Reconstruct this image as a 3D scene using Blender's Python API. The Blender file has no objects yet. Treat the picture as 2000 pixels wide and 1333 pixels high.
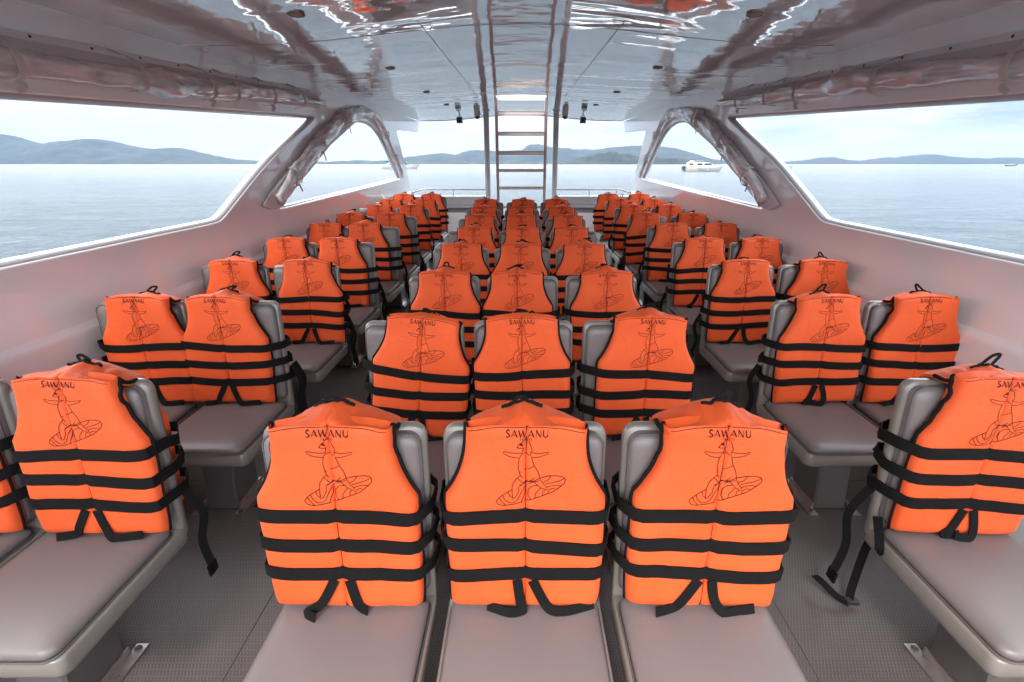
import bpy, bmesh, math, random
from mathutils import Vector, Matrix, noise
R = math.radians
C = bpy.context.scene.collection
sc = bpy.context.scene

# ------------------------------------------------------------------ camera
CZ = 2.6                       # eye height over the sea
PITCH = R(21.25); FPX = 889.0; CX0 = 1018.0; CY0 = 666.5
cam_d = bpy.data.cameras.new('camera'); cam = bpy.data.objects.new('camera', cam_d); C.objects.link(cam)
cam_d.sensor_width = 36; cam_d.lens = 36*FPX/2000; cam_d.shift_x = -18/2000
cam_d.clip_start = 0.02; cam_d.clip_end = 60000
cam.location = (0, 0, CZ); cam.rotation_euler = (math.pi/2-PITCH, 0, 0)
sc.camera = cam

# ------------------------------------------------------------------ sky, sun, exposure
SUN_EL, SUN_ROT = R(48), R(200)
world = bpy.data.worlds.new('World'); sc.world = world; world.use_nodes = True
nt = world.node_tree; nt.nodes.clear()
def N(t, typ, **kw):
    n = t.nodes.new(typ)
    for k, v in kw.items():
        if k == 'in_':
            for a, b in v.items(): n.inputs[a].default_value = b
        else: setattr(n, k, v)
    return n
def M_(t, op, a, b=None, c=None, clamp=False):
    n = t.nodes.new('ShaderNodeMath'); n.operation = op; n.use_clamp = clamp
    for i, x in enumerate((a, b, c)):
        if x is None: continue
        if isinstance(x, (int, float)): n.inputs[i].default_value = x
        else: t.links.new(x, n.inputs[i])
    return n.outputs[0]
def ramp(t, fac, stops, interp='LINEAR'):
    n = t.nodes.new('ShaderNodeValToRGB'); n.color_ramp.interpolation = interp
    el = n.color_ramp.elements
    while len(el) < len(stops): el.new(0.5)
    for e, (p, c) in zip(el, stops):
        e.position = p; e.color = (*c, 1) if len(c) == 3 else c
    t.links.new(fac, n.inputs[0]); return n.outputs[0]
tc = N(nt, 'ShaderNodeTexCoord'); sp = N(nt, 'ShaderNodeSeparateXYZ'); nt.links.new(tc.outputs['Generated'], sp.inputs[0])
sky = N(nt, 'ShaderNodeTexSky', sky_type='NISHITA', sun_disc=False, sun_elevation=SUN_EL, sun_rotation=SUN_ROT, altitude=0, air_density=1.0, dust_density=2.0)
mp = N(nt, 'ShaderNodeMapping', in_={'Scale': (1.0, 1.0, 4.5), 'Location': (3.1, 1.7, 0.4)}); nt.links.new(tc.outputs['Generated'], mp.inputs[0])
n1 = N(nt, 'ShaderNodeTexNoise', in_={'Scale': 2.6, 'Detail': 8.0, 'Roughness': 0.55, 'Distortion': 0.3}); nt.links.new(mp.outputs[0], n1.inputs[0])
n2 = N(nt, 'ShaderNodeTexNoise', in_={'Scale': 6.5, 'Detail': 9.0, 'Roughness': 0.6, 'Distortion': 0.2}); nt.links.new(mp.outputs[0], n2.inputs[0])
# clouds: pale grey-blue bodies with white tops; stronger towards the right of the stern, thin veil elsewhere
cl = ramp(nt, n1.outputs[0], [(0.40, (3.0, 3.4, 3.9)), (0.49, (4.3, 4.55, 4.85)), (0.57, (6.1, 6.1, 6.1)), (0.72, (4.4, 4.6, 4.9))])
cl2 = ramp(nt, n2.outputs[0], [(0.42, (0.62, 0.72, 0.82)), (0.5, (0.92, 0.95, 0.98)), (0.56, (1.12, 1.1, 1.08))])
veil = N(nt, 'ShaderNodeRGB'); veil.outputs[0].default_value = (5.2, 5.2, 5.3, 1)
zpos = M_(nt, 'MAXIMUM', sp.outputs['Z'], 0.0)
hi = N(nt, 'ShaderNodeMapRange', clamp=True, in_={'From Min': 0.02, 'From Max': 0.075}); nt.links.new(zpos, hi.inputs[0])
side = N(nt, 'ShaderNodeMapRange', clamp=True, in_={'From Min': -0.2, 'From Max': 0.55, 'To Min': 0.25, 'To Max': 1.0}); nt.links.new(sp.outputs['X'], side.inputs[0])
cm = M_(nt, 'MULTIPLY', hi.outputs[0], side.outputs[0])
mul = N(nt, 'ShaderNodeMix', data_type='RGBA', blend_type='MULTIPLY'); mul.inputs[0].default_value = 1
nt.links.new(cl, mul.inputs[6]); nt.links.new(cl2, mul.inputs[7])
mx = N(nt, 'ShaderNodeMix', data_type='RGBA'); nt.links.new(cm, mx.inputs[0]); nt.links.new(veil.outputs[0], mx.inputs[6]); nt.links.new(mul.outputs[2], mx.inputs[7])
mx2 = N(nt, 'ShaderNodeMix', data_type='RGBA'); mx2.inputs[0].default_value = 0.94
nt.links.new(sky.outputs[0], mx2.inputs[6]); nt.links.new(mx.outputs[2], mx2.inputs[7])
# the overcast is brighter higher up
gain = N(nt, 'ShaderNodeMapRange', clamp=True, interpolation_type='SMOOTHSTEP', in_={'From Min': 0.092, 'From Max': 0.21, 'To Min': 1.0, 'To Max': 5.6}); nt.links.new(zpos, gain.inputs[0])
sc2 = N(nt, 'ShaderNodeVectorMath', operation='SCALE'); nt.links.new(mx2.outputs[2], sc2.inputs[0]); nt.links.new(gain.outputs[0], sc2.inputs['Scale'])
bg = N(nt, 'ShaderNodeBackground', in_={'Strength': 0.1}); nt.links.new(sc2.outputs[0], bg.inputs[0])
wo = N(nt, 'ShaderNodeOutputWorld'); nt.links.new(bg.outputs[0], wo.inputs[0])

sd = bpy.data.lights.new('sun', 'SUN'); sd.energy = 1.2; sd.angle = R(12); sd.color = (1, 0.96, 0.9)
sun = bpy.data.objects.new('sun', sd); C.objects.link(sun)
az = SUN_ROT
sun.rotation_euler = Vector((math.sin(az)*math.cos(SUN_EL), math.cos(az)*math.cos(SUN_EL), math.sin(SUN_EL))).to_track_quat('Z', 'Y').to_euler()
sc.view_settings.view_transform = 'Standard'; sc.view_settings.look = 'None'; sc.view_settings.gamma = 1
sc.view_settings.exposure = 1.32
sc.render.engine = 'CYCLES'
sc.cycles.max_bounces = 10; sc.cycles.diffuse_bounces = 6; sc.cycles.glossy_bounces = 5; sc.cycles.transmission_bounces = 6; sc.cycles.volume_bounces = 0
sc.cycles.use_denoising = True; sc.cycles.caustics_reflective = False; sc.cycles.caustics_refractive = False
sc.cycles.sample_clamp_indirect = 6

# ------------------------------------------------------------------ geometry of the view, used for measuring
def deck(y): return CZ-1.50 + max(0.0, 0.034*(y-2.5))      # the deck rises gently towards the stern
def ray(px, py):
    x = (px-CX0)/FPX; yc = (py-CY0)/FPX
    return Vector((x, math.cos(PITCH)-yc*math.sin(PITCH), -math.sin(PITCH)-yc*math.cos(PITCH)))
def atX(px, py, X): r = ray(px, py); t = X/r.x; return Vector((X, r.y*t, CZ+r.z*t))
def atY(px, py, Y): r = ray(px, py); t = Y/r.y; return Vector((r.x*t, Y, CZ+r.z*t))
def atZ(px, py, Z): r = ray(px, py); t = (Z-CZ)/r.z; return Vector((r.x*t, r.y*t, Z))

# ------------------------------------------------------------------ materials
def new_mat(name):
    m = bpy.data.materials.new(name); m.use_nodes = True
    t = m.node_tree; b = t.nodes['Principled BSDF']; return m, t, b
def simple(name, col, rough=0.5, metal=0.0, coat=0.0, spec=0.5, var=0.0, vscale=3.0, bump=0.0, bscale=60.0, bdist=0.002, ior=1.5, coat_rough=0.05, stretch=(1, 1, 1), coord='Object'):
    m, t, b = new_mat(name)
    b.inputs['Base Color'].default_value = (*col, 1); b.inputs['Roughness'].default_value = rough
    b.inputs['Metallic'].default_value = metal; b.inputs['Coat Weight'].default_value = coat; b.inputs['Coat Roughness'].default_value = coat_rough
    b.inputs['Specular IOR Level'].default_value = spec; b.inputs['IOR'].default_value = ior
    if var or bump:
        tcn = N(t, 'ShaderNodeTexCoord'); mpn = N(t, 'ShaderNodeMapping', in_={'Scale': stretch}); t.links.new(tcn.outputs[coord], mpn.inputs[0])
    if var:
        nz = N(t, 'ShaderNodeTexNoise', in_={'Scale': vscale, 'Detail': 5.0, 'Roughness': 0.6}); t.links.new(mpn.outputs[0], nz.inputs[0])
        o = ramp(t, nz.outputs[0], [(0.3, tuple(c*(1-var) for c in col)), (0.7, tuple(min(1, c*(1+var)) for c in col))]); t.links.new(o, b.inputs['Base Color'])
        rr = N(t, 'ShaderNodeMapRange', in_={'To Min': max(0, rough-0.12*var*5), 'To Max': min(1, rough+0.12*var*5)}); t.links.new(nz.outputs[0], rr.inputs[0]); t.links.new(rr.outputs[0], b.inputs['Roughness'])
    if bump:
        nb = N(t, 'ShaderNodeTexNoise', in_={'Scale': bscale, 'Detail': 3.0}); t.links.new(mpn.outputs[0], nb.inputs[0])
        bp = N(t, 'ShaderNodeBump', in_={'Strength': bump, 'Distance': bdist}); t.links.new(nb.outputs[0], bp.inputs['Height']); t.links.new(bp.outputs[0], b.inputs['Normal'])
    return m

M = {}
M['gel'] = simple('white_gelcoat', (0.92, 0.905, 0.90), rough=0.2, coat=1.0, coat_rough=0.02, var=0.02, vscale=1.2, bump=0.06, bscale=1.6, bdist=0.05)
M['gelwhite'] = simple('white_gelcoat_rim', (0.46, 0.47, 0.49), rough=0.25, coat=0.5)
M['roofedge'] = simple('roof_edge_gelcoat', (0.8, 0.63, 0.63), rough=0.3, coat=0.4, var=0.03, vscale=2)
M['vinyl'] = simple('taupe_vinyl', (0.170, 0.144, 0.139), rough=0.42, spec=0.5, coat=0.12, coat_rough=0.3, var=0.04, vscale=5, bump=0.35, bscale=420, bdist=0.0006)
M['shell'] = simple('taupe_shell', (0.215, 0.190, 0.165), rough=0.28, coat=0.3, coat_rough=0.12, var=0.03, vscale=6)
M['darkpipe'] = simple('dark_piping', (0.10, 0.085, 0.08), rough=0.6)
M['pedestal'] = simple('pedestal_paint', (0.10, 0.088, 0.085), rough=0.32, coat=0.2, var=0.1, vscale=9)
M['steel'] = simple('brushed_steel', (0.55, 0.52, 0.5), rough=0.3, metal=0.9, var=0.12, vscale=30)
M['bolt'] = simple('bolt_steel', (0.25, 0.22, 0.2), rough=0.4, metal=0.9)
M['webbing'] = simple('black_webbing', (0.009, 0.008, 0.008), rough=0.8, spec=0.12, bump=0.5, bscale=500, bdist=0.001)
M['ink'] = simple('dark_ink', (0.05, 0.008, 0.006), rough=0.7, spec=0.2)
M['alu'] = simple('pale_painted_metal', (0.52, 0.5, 0.5), rough=0.35, coat=0.2)
M['ladder'] = simple('ladder_paint', (0.56, 0.5, 0.49), rough=0.4, var=0.06, vscale=6)
M['wood'] = simple('pale_wood', (0.45, 0.33, 0.2), rough=0.6, var=0.2, vscale=20, stretch=(1, 8, 8))
M['batten'] = simple('batten_strip', (0.8, 0.78, 0.78), rough=0.4, coat=0.2)
M['strapcream'] = simple('cream_strap', (0.62, 0.56, 0.53), rough=0.7)
M['lampgrey'] = simple('lamp_grey', (0.22, 0.22, 0.23), rough=0.5)
M['dark'] = simple('dark_plastic', (0.03, 0.03, 0.033), rough=0.4)
M['bwhite'] = simple('boat_white', (0.36, 0.36, 0.36), rough=0.3, coat=0.4)
M['bglass'] = simple('boat_glass', (0.03, 0.035, 0.04), rough=0.1)
M['bteal'] = simple('teal_canvas', (0.008, 0.07, 0.10), rough=0.8)
M['bgrey'] = simple('grey_lettering', (0.14, 0.15, 0.17), rough=0.6)
M['bbrown'] = simple('brown_hull', (0.06, 0.04, 0.03), rough=0.6)
M['cord'] = simple('white_cord', (0.6, 0.58, 0.55), rough=0.8)

# orange nylon, with a fine weave and faint creases
m, t, b = new_mat('orange_nylon'); M['orange'] = m
b.inputs['Roughness'].default_value = 0.62; b.inputs['Specular IOR Level'].default_value = 0.3
b.inputs['Sheen Weight'].default_value = 0.12; b.inputs['Sheen Tint'].default_value = (1, 0.55, 0.35, 1); b.inputs['Sheen Roughness'].default_value = 0.4
tcn = N(t, 'ShaderNodeTexCoord'); nz = N(t, 'ShaderNodeTexNoise', in_={'Scale': 5.0, 'Detail': 4.0}); t.links.new(tcn.outputs['Object'], nz.inputs[0])
o = ramp(t, nz.outputs[0], [(0.3, (0.76, 0.095, 0.019)), (0.7, (0.83, 0.116, 0.028))]); t.links.new(o, b.inputs['Base Color'])
nb = N(t, 'ShaderNodeTexNoise', in_={'Scale': 28.0, 'Detail': 4.0, 'Distortion': 0.8}); t.links.new(tcn.outputs['Object'], nb.inputs[0])
nw = N(t, 'ShaderNodeTexNoise', in_={'Scale': 900.0, 'Detail': 1.0}); t.links.new(tcn.outputs['Object'], nw.inputs[0])
hsum = M_(t, 'ADD', nb.outputs[0], M_(t, 'MULTIPLY', nw.outputs[0], 0.12))
bp = N(t, 'ShaderNodeBump', in_={'Strength': 0.55, 'Distance': 0.005}); t.links.new(hsum, bp.inputs['Height']); t.links.new(bp.outputs[0], b.inputs['Normal'])

# glossy ceiling gelcoat that mirrors the sea, with long uneven ripples in the moulding
m, t, b = new_mat('ceiling_gelcoat'); M['ceiling'] = m
b.inputs['Base Color'].default_value = (0.76, 0.775, 0.785, 1); b.inputs['Metallic'].default_value = 0.4; b.inputs['Roughness'].default_value = 0.015; b.inputs['IOR'].default_value = 3.3
b.inputs['Specular IOR Level'].default_value = 0.5
tcn = N(t, 'ShaderNodeTexCoord'); mpn = N(t, 'ShaderNodeMapping', in_={'Scale': (1.0, 2.6, 1.0)}); t.links.new(tcn.outputs['Object'], mpn.inputs[0])
nb = N(t, 'ShaderNodeTexNoise', in_={'Scale': 1.2, 'Detail': 2.4, 'Roughness': 0.45, 'Distortion': 0.35}); t.links.new(mpn.outputs[0], nb.inputs[0])
bp = N(t, 'ShaderNodeBump', in_={'Strength': 0.5, 'Distance': 0.019}); t.links.new(nb.outputs[0], bp.inputs['Height']); t.links.new(bp.outputs[0], b.inputs['Normal'])

# clear vinyl of the rolled curtains: glossy grey film
m, t, b = new_mat('rolled_clear_vinyl'); M['film'] = m
b.inputs['Base Color'].default_value = (0.36, 0.345, 0.35, 1); b.inputs['Roughness'].default_value = 0.2; b.inputs['IOR'].default_value = 1.5
b.inputs['Coat Weight'].default_value = 1.0; b.inputs['Coat Roughness'].default_value = 0.02
tcn = N(t, 'ShaderNodeTexCoord'); mpn = N(t, 'ShaderNodeMapping', in_={'Scale': (1.0, 0.35, 1.0)}); t.links.new(tcn.outputs['Object'], mpn.inputs[0])
nb = N(t, 'ShaderNodeTexNoise', in_={'Scale': 11.0, 'Detail': 3.0, 'Distortion': 1.2}); t.links.new(mpn.outputs[0], nb.inputs[0])
bp = N(t, 'ShaderNodeBump', in_={'Strength': 0.75, 'Distance': 0.012}); t.links.new(nb.outputs[0], bp.inputs['Height']); t.links.new(bp.outputs[0], b.inputs['Normal'])
o = ramp(t, nb.outputs[0], [(0.35, (0.55, 0.54, 0.545)), (0.65, (0.84, 0.82, 0.825))]); t.links.new(o, b.inputs['Base Color'])
M['canvas'] = simple('pale_curtain_canvas', (0.72, 0.7, 0.7), rough=0.45, coat=0.25, coat_rough=0.2, bump=0.4, bscale=9, bdist=0.01)

# deck sheet: raised lattice of pale lines on grey-brown
m, t, b = new_mat('deck_lattice'); M['deck'] = m
tcn = N(t, 'ShaderNodeTexCoord'); s3 = N(t, 'ShaderNodeSeparateXYZ'); t.links.new(tcn.outputs['Object'], s3.inputs[0])
X_, Y_ = s3.outputs['X'], s3.outputs['Y']
P_ = 0.011
wob = M_(t, 'MULTIPLY', M_(t, 'SINE', M_(t, 'MULTIPLY', Y_, 2*math.pi/(P_*1.9))), 0.9)
sx = M_(t, 'ABSOLUTE', M_(t, 'SINE', M_(t, 'ADD', M_(t, 'MULTIPLY', X_, math.pi/P_), wob)))
wob2 = M_(t, 'MULTIPLY', M_(t, 'SINE', M_(t, 'MULTIPLY', X_, 2*math.pi/P_)), 0.5)
sy = M_(t, 'ABSOLUTE', M_(t, 'SINE', M_(t, 'ADD', M_(t, 'MULTIPLY', Y_, math.pi/(P_*0.95)), wob2)))
lx = N(t, 'ShaderNodeMapRange', clamp=True, in_={'From Min': 0.16, 'From Max': 0.42, 'To Min': 1.0, 'To Max': 0.0}); t.links.new(sx, lx.inputs[0])
ly = N(t, 'ShaderNodeMapRange', clamp=True, in_={'From Min': 0.10, 'From Max': 0.3, 'To Min': 0.7, 'To Max': 0.0}); t.links.new(sy, ly.inputs[0])
ln = M_(t, 'MAXIMUM', lx.outputs[0], ly.outputs[0])
nz = N(t, 'ShaderNodeTexNoise', in_={'Scale': 1.7, 'Detail': 6.0, 'Roughness': 0.65}); t.links.new(tcn.outputs['Object'], nz.inputs[0])
base = ramp(t, nz.outputs[0], [(0.3, (0.062, 0.050, 0.047)), (0.5, (0.084, 0.070, 0.066)), (0.7, (0.094, 0.08, 0.077))])
line = ramp(t, nz.outputs[0], [(0.3, (0.15, 0.128, 0.122)), (0.7, (0.21, 0.184, 0.177))])
mxd = N(t, 'ShaderNodeMix', data_type='RGBA'); t.links.new(ln, mxd.inputs[0]); t.links.new(base, mxd.inputs[6]); t.links.new(line, mxd.inputs[7]); t.links.new(mxd.outputs[2], b.inputs['Base Color'])
b.inputs['Roughness'].default_value = 0.42
bp = N(t, 'ShaderNodeBump', in_={'Strength': 0.4, 'Distance': 0.001}); t.links.new(ln, bp.inputs['Height']); t.links.new(bp.outputs[0], b.inputs['Normal'])

# sea
m, t, b = new_mat('sea_water'); M['sea'] = m
b.inputs['Base Color'].default_value = (0.20, 0.33, 0.38, 1); b.inputs['Roughness'].default_value = 0.15; b.inputs['IOR'].default_value = 1.12
tcn = N(t, 'ShaderNodeTexCoord')
def wav(scale, sx_, sy_, rot, det, dist=0.6):
    mp_ = N(t, 'ShaderNodeMapping', in_={'Scale': (sx_, sy_, 1), 'Rotation': (0, 0, R(rot))}); t.links.new(tcn.outputs['Object'], mp_.inputs[0])
    n_ = N(t, 'ShaderNodeTexNoise', in_={'Scale': scale, 'Detail': det, 'Roughness': 0.62, 'Distortion': dist}); t.links.new(mp_.outputs[0], n_.inputs[0]); return n_.outputs[0]
w1 = wav(0.55, 0.55, 1.0, 12, 6); w2 = wav(2.2, 0.7, 1.0, -14, 4); w3 = wav(0.03, 0.5, 1.0, 5, 3)
hs = M_(t, 'ADD', M_(t, 'MULTIPLY', w1, 1.0), M_(t, 'MULTIPLY', w2, 0.42))
bp = N(t, 'ShaderNodeBump', in_={'Strength': 1.0, 'Distance': 0.7}); t.links.new(hs, bp.inputs['Height']); t.links.new(bp.outputs[0], b.inputs['Normal'])
o = ramp(t, w3, [(0.35, (0.029, 0.044, 0.054)), (0.65, (0.046, 0.064, 0.075))]); t.links.new(o, b.inputs['Base Color'])

def hillmat(name, c1, c2, c3, sc_):
    m, t, b = new_mat(name); b.inputs['Roughness'].default_value = 0.95; b.inputs['Specular IOR Level'].default_value = 0.1
    tcn = N(t, 'ShaderNodeTexCoord'); nz = N(t, 'ShaderNodeTexNoise', in_={'Scale': sc_, 'Detail': 9.0, 'Roughness': 0.7}); t.links.new(tcn.outputs['Object'], nz.inputs[0])
    o = ramp(t, nz.outputs[0], [(0.35, c1), (0.55, c2), (0.72, c3)]); t.links.new(o, b.inputs['Base Color'])
    return m
M['hill'] = hillmat('forested_hill', (0.006, 0.011, 0.011), (0.018, 0.024, 0.021), (0.055, 0.055, 0.05), 0.006)
M['island'] = hillmat('near_island_forest', (0.005, 0.009, 0.007), (0.016, 0.022, 0.014), (0.05, 0.05, 0.038), 0.02)
M['shore'] = hillmat('low_shore', (0.012, 0.02, 0.014), (0.03, 0.036, 0.028), (0.12, 0.115, 0.1), 0.01)

# ------------------------------------------------------------------ object helpers
def tag(o, label=None, cat=None, group=None, kind=None):
    if label: o['label'] = label
    if cat: o['category'] = cat
    if group: o['group'] = group
    if kind: o['kind'] = kind
    return o
def thing(name, loc=(0, 0, 0), rz=0, **kw):
    o = bpy.data.objects.new(name, None); C.objects.link(o); o.location = loc; o.rotation_euler = (0, 0, rz); o.empty_display_size = 0.1
    return tag(o, **kw)
class MB:
    def __init__(s): s.v = []; s.f = []
    def add(s, vs, fs):
        n = len(s.v); s.v += [tuple(v) for v in vs]; s.f += [tuple(i+n for i in f) for f in fs]; return s
    def box(s, x0, x1, y0, y1, z0, z1):
        return s.add([(x0,y0,z0),(x1,y0,z0),(x1,y1,z0),(x0,y1,z0),(x0,y0,z1),(x1,y0,z1),(x1,y1,z1),(x0,y1,z1)],
                     [(0,3,2,1),(4,5,6,7),(0,1,5,4),(1,2,6,5),(2,3,7,6),(3,0,4,7)])
    def rings(s, rings, cap0=True, cap1=True, closed=True):
        n = len(rings[0]); vs = [p for r in rings for p in r]; fs = []
        for k in range(len(rings)-1):
            for i in range(n if closed else n-1):
                j = (i+1) % n; fs.append((k*n+i, k*n+j, (k+1)*n+j, (k+1)*n+i))
        if cap0: fs.append(tuple(range(n-1, -1, -1)))
        if cap1: fs.append(tuple((len(rings)-1)*n+i for i in range(n)))
        return s.add(vs, fs)
    def tube(s, pts, r, n=8, caps=True, up=Vector((0, 0, 1))):
        pts = [Vector(p) for p in pts]; rings = []
        a0 = None
        for i, p in enumerate(pts):
            d = (pts[min(i+1, len(pts)-1)]-pts[max(i-1, 0)]).normalized()
            if a0 is None:
                u = up if abs(d.dot(up)) < 0.95 else Vector((1, 0, 0)); a0 = d.cross(u).normalized()
            a0 = (a0-d*a0.dot(d)).normalized(); bb = d.cross(a0)
            rr = r[i] if isinstance(r, (list, tuple)) else r
            rings.append([p+a0*math.cos(2*math.pi*k/n)*rr+bb*math.sin(2*math.pi*k/n)*rr for k in range(n)])
        return s.rings(rings, caps, caps)
    def ribbon(s, pts, w, nrm, th=0.002):
        """flat webbing: pts centre line, nrm a vector or one vector per point facing out of the flat side"""
        pts = [Vector(p) for p in pts]; rings = []
        for i, p in enumerate(pts):
            d = (pts[min(i+1, len(pts)-1)]-pts[max(i-1, 0)]).normalized()
            nn = Vector(nrm[i]) if isinstance(nrm, list) else Vector(nrm)
            nn = (nn-d*nn.dot(d)).normalized(); sdv = d.cross(nn)
            rings.append([p-sdv*w/2-nn*th/2, p+sdv*w/2-nn*th/2, p+sdv*w/2+nn*th/2, p-sdv*w/2+nn*th/2])
        return s.rings(rings)
    def build(s, name, mat, parent=None, smooth=True, angle=40, loc=None):
        me = bpy.data.meshes.new(name); me.from_pydata(s.v, [], s.f); me.validate()
        bm = bmesh.new(); bm.from_mesh(me); bmesh.ops.recalc_face_normals(bm, faces=bm.faces); bm.to_mesh(me); bm.free()
        me.materials.append(mat)
        if smooth:
            me.shade_smooth()
            if angle < 180: me.set_sharp_from_angle(angle=R(angle))
        o = bpy.data.objects.new(name, me); C.objects.link(o)
        if parent: o.parent = parent
        if loc: o.location = loc
        return o
def rr(w, h, r, n=6, cy=0.0):
    """rounded rectangle outline centred on (0, cy), counter-clockwise; r one radius or four (br, tr, tl, bl)"""
    rs = r if isinstance(r, (list, tuple)) else (r,)*4; out = []
    for (sx_, sy_, a0), q in zip(((1, -1, -90), (1, 1, 0), (-1, 1, 90), (-1, -1, 180)), rs):
        q = max(q, 1e-4)
        for k in range(n+1):
            a = R(a0+90*k/n); out.append((sx_*(w/2-q)+q*math.cos(a), cy+sy_*(h/2-q)+q*math.sin(a)))
    return out
def smooth_path(pts, sub=6):
    P = [Vector(p) for p in pts]; out = []
    for i in range(len(P)-1):
        p0, p1, p2, p3 = P[max(i-1, 0)], P[i], P[i+1], P[min(i+2, len(P)-1)]
        for k in range(sub):
            q = k/sub
            out.append(0.5*((2*p1)+(p2-p0)*q+(2*p0-5*p1+4*p2-p3)*q*q+(3*p1-p0-3*p2+p3)*q**3))
    out.append(P[-1]); return out
def copy_tree(o, parent=None):
    c = o.copy(); C.objects.link(c); c.parent = parent
    for ch in list(o.children): copy_tree(ch, c)
    return c

# ------------------------------------------------------------------ sea and land
mb = MB(); n = 96
mb.add([(9000*math.cos(2*math.pi*k/n), 9000*math.sin(2*math.pi*k/n), 0) for k in range(n)], [tuple(range(n))])
tag(mb.build('sea', M['sea'], smooth=False), kind='structure')

def interp(pts, x):
    if x <= pts[0][0]: return pts[0][1]
    for (a, b_), (c, d) in zip(pts, pts[1:]):
        if x <= c: return b_+(d-b_)*(x-a)/(c-a)
    return pts[-1][1]
def ridge(name, prof, dist, depth, mat, seed, rough=0.12, step=3.0, rows=26):
    """a range of hills: outline of crest heights (photo pixels turned into directions) over a real depth of terrain"""
    mb = MB(); x0, x1 = prof[0][0], prof[-1][0]; nx = int((x1-x0)/step)+1
    vs = []
    for j in range(rows):
        tt = j/(rows-1); y = dist+depth*(tt-0.5)
        env = math.sin(math.pi*min(1, tt/0.5)/2)**0.8 if tt < 0.5 else math.cos(math.pi*(tt-0.5))**0.8 if tt < 1 else 0
        for i in range(nx):
            px = x0+i*step; py = interp(prof, px); p = atY(px, py, dist); h = max(0.0, p.z)
            X = p.x*(1+0.5*(y-dist)/dist)
            nn = noise.fractal(Vector((X/240+seed, y/240, seed)), 0.75, 2.0, 7)
            rid = 1-abs(noise.noise(Vector((X/420+seed, y/900, 3.3))))*1.1
            hh = h*env*(1+rough*nn*(1-0.75*env*env)) * (env**0.3*(0.8+0.2*rid) if env < 0.9 else (0.97+0.03*rid))
            hh += rough*60*nn*min(1, h/40)*env+5.0*noise.noise(Vector((X/38, y/60, seed)))*min(1, h/15)
            vs.append((X, y, max(hh, -2.0) if env > 0 else -2.0))
    fs = [(j*nx+i, j*nx+i+1, (j+1)*nx+i+1, (j+1)*nx+i) for j in range(rows-1) for i in range(nx-1)]
    mb.add(vs, fs); o = mb.build(name, mat, angle=180); tag(o, kind='structure'); return o
ridge('hills', [(-300, 285), (-200, 270), (-80, 262), (0, 265), (15, 263), (50, 275), (90, 282), (100, 283), (125, 280), (150, 277), (190, 271), (215, 276), (240, 283), (280, 289), (310, 294), (345, 290), (365, 295), (400, 303), (450, 312), (520, 317), (560, 319)], 5200, 2600, M['hill'], 1.3)
ridge('hills', [(640, 318), (700, 314), (735, 316), (780, 312), (800, 307), (835, 304), (855, 301), (865, 299), (893, 304), (905, 298), (923, 293), (947, 295.5), (974, 296), (1005, 295), (1018, 294), (1035, 283), (1050, 282.5), (1074, 289), (1107, 290.5), (1140, 294), (1180, 291.5), (1210, 287), (1245, 285), (1275, 286), (1300, 289), (1335, 296), (1377, 311), (1420, 316), (1500, 319)], 6000, 2800, M['hill'], 4.1)
ridge('island', [(1095, 320), (1118, 315), (1135, 310), (1150, 305), (1175, 302), (1200, 300.5), (1230, 303), (1262, 306), (1290, 309), (1312, 306), (1335, 309), (1352, 313), (1375, 318), (1390, 320)], 3300, 700, M['island'], 7.7, rough=0.3, step=1.5)
ridge('hills', [(1480, 319), (1545, 316), (1580, 313), (1600, 310), (1615, 308), (1640, 313), (1680, 315), (1713, 311), (1741, 308), (1760, 308), (1783, 304.5), (1814, 302), (1835, 306), (1860, 308), (1895, 309), (1930, 311.5), (1950, 309), (1965, 308), (1986, 313), (2030, 316), (2100, 312), (2200, 306), (2300, 312)], 7000, 2600, M['hill'], 9.9)
ridge('shore', [(-300, 316), (100, 316.5), (520, 317), (790, 316.8), (960, 317), (1130, 317), (1400, 318), (1480, 319)], 4600, 300, M['shore'], 12.0, rough=0.5, step=4, rows=8)

# ------------------------------------------------------------------ deck
WX = 2.12
mb = MB(); ys = [-2+0.3*k for k in range(39)]; xs = [-WX, WX]
mb.add([(x, y, deck(y)) for y in ys for x in xs], [(2*k, 2*k+1, 2*k+3, 2*k+2) for k in range(len(ys)-1)])
tag(mb.build('floor', M['deck'], angle=180), kind='structure')
mb = MB()
for x in (-0.93, 0.93): mb.rings([[(x-0.0015, y, deck(y)+0.0025), (x+0.0015, y, deck(y)+0.0025), (x+0.0015, y, deck(y)), (x-0.0015, y, deck(y))] for y in ys])
mb.rings([[(x, 1.9, deck(1.9)+0.0025), (x, 1.903, deck(1.9)+0.0025), (x, 1.903, deck(1.9)), (x, 1.9, deck(1.9))] for x in (-WX, WX)])
tag(mb.build('floor_seam', M['darkpipe'], smooth=False), kind='structure')

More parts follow.
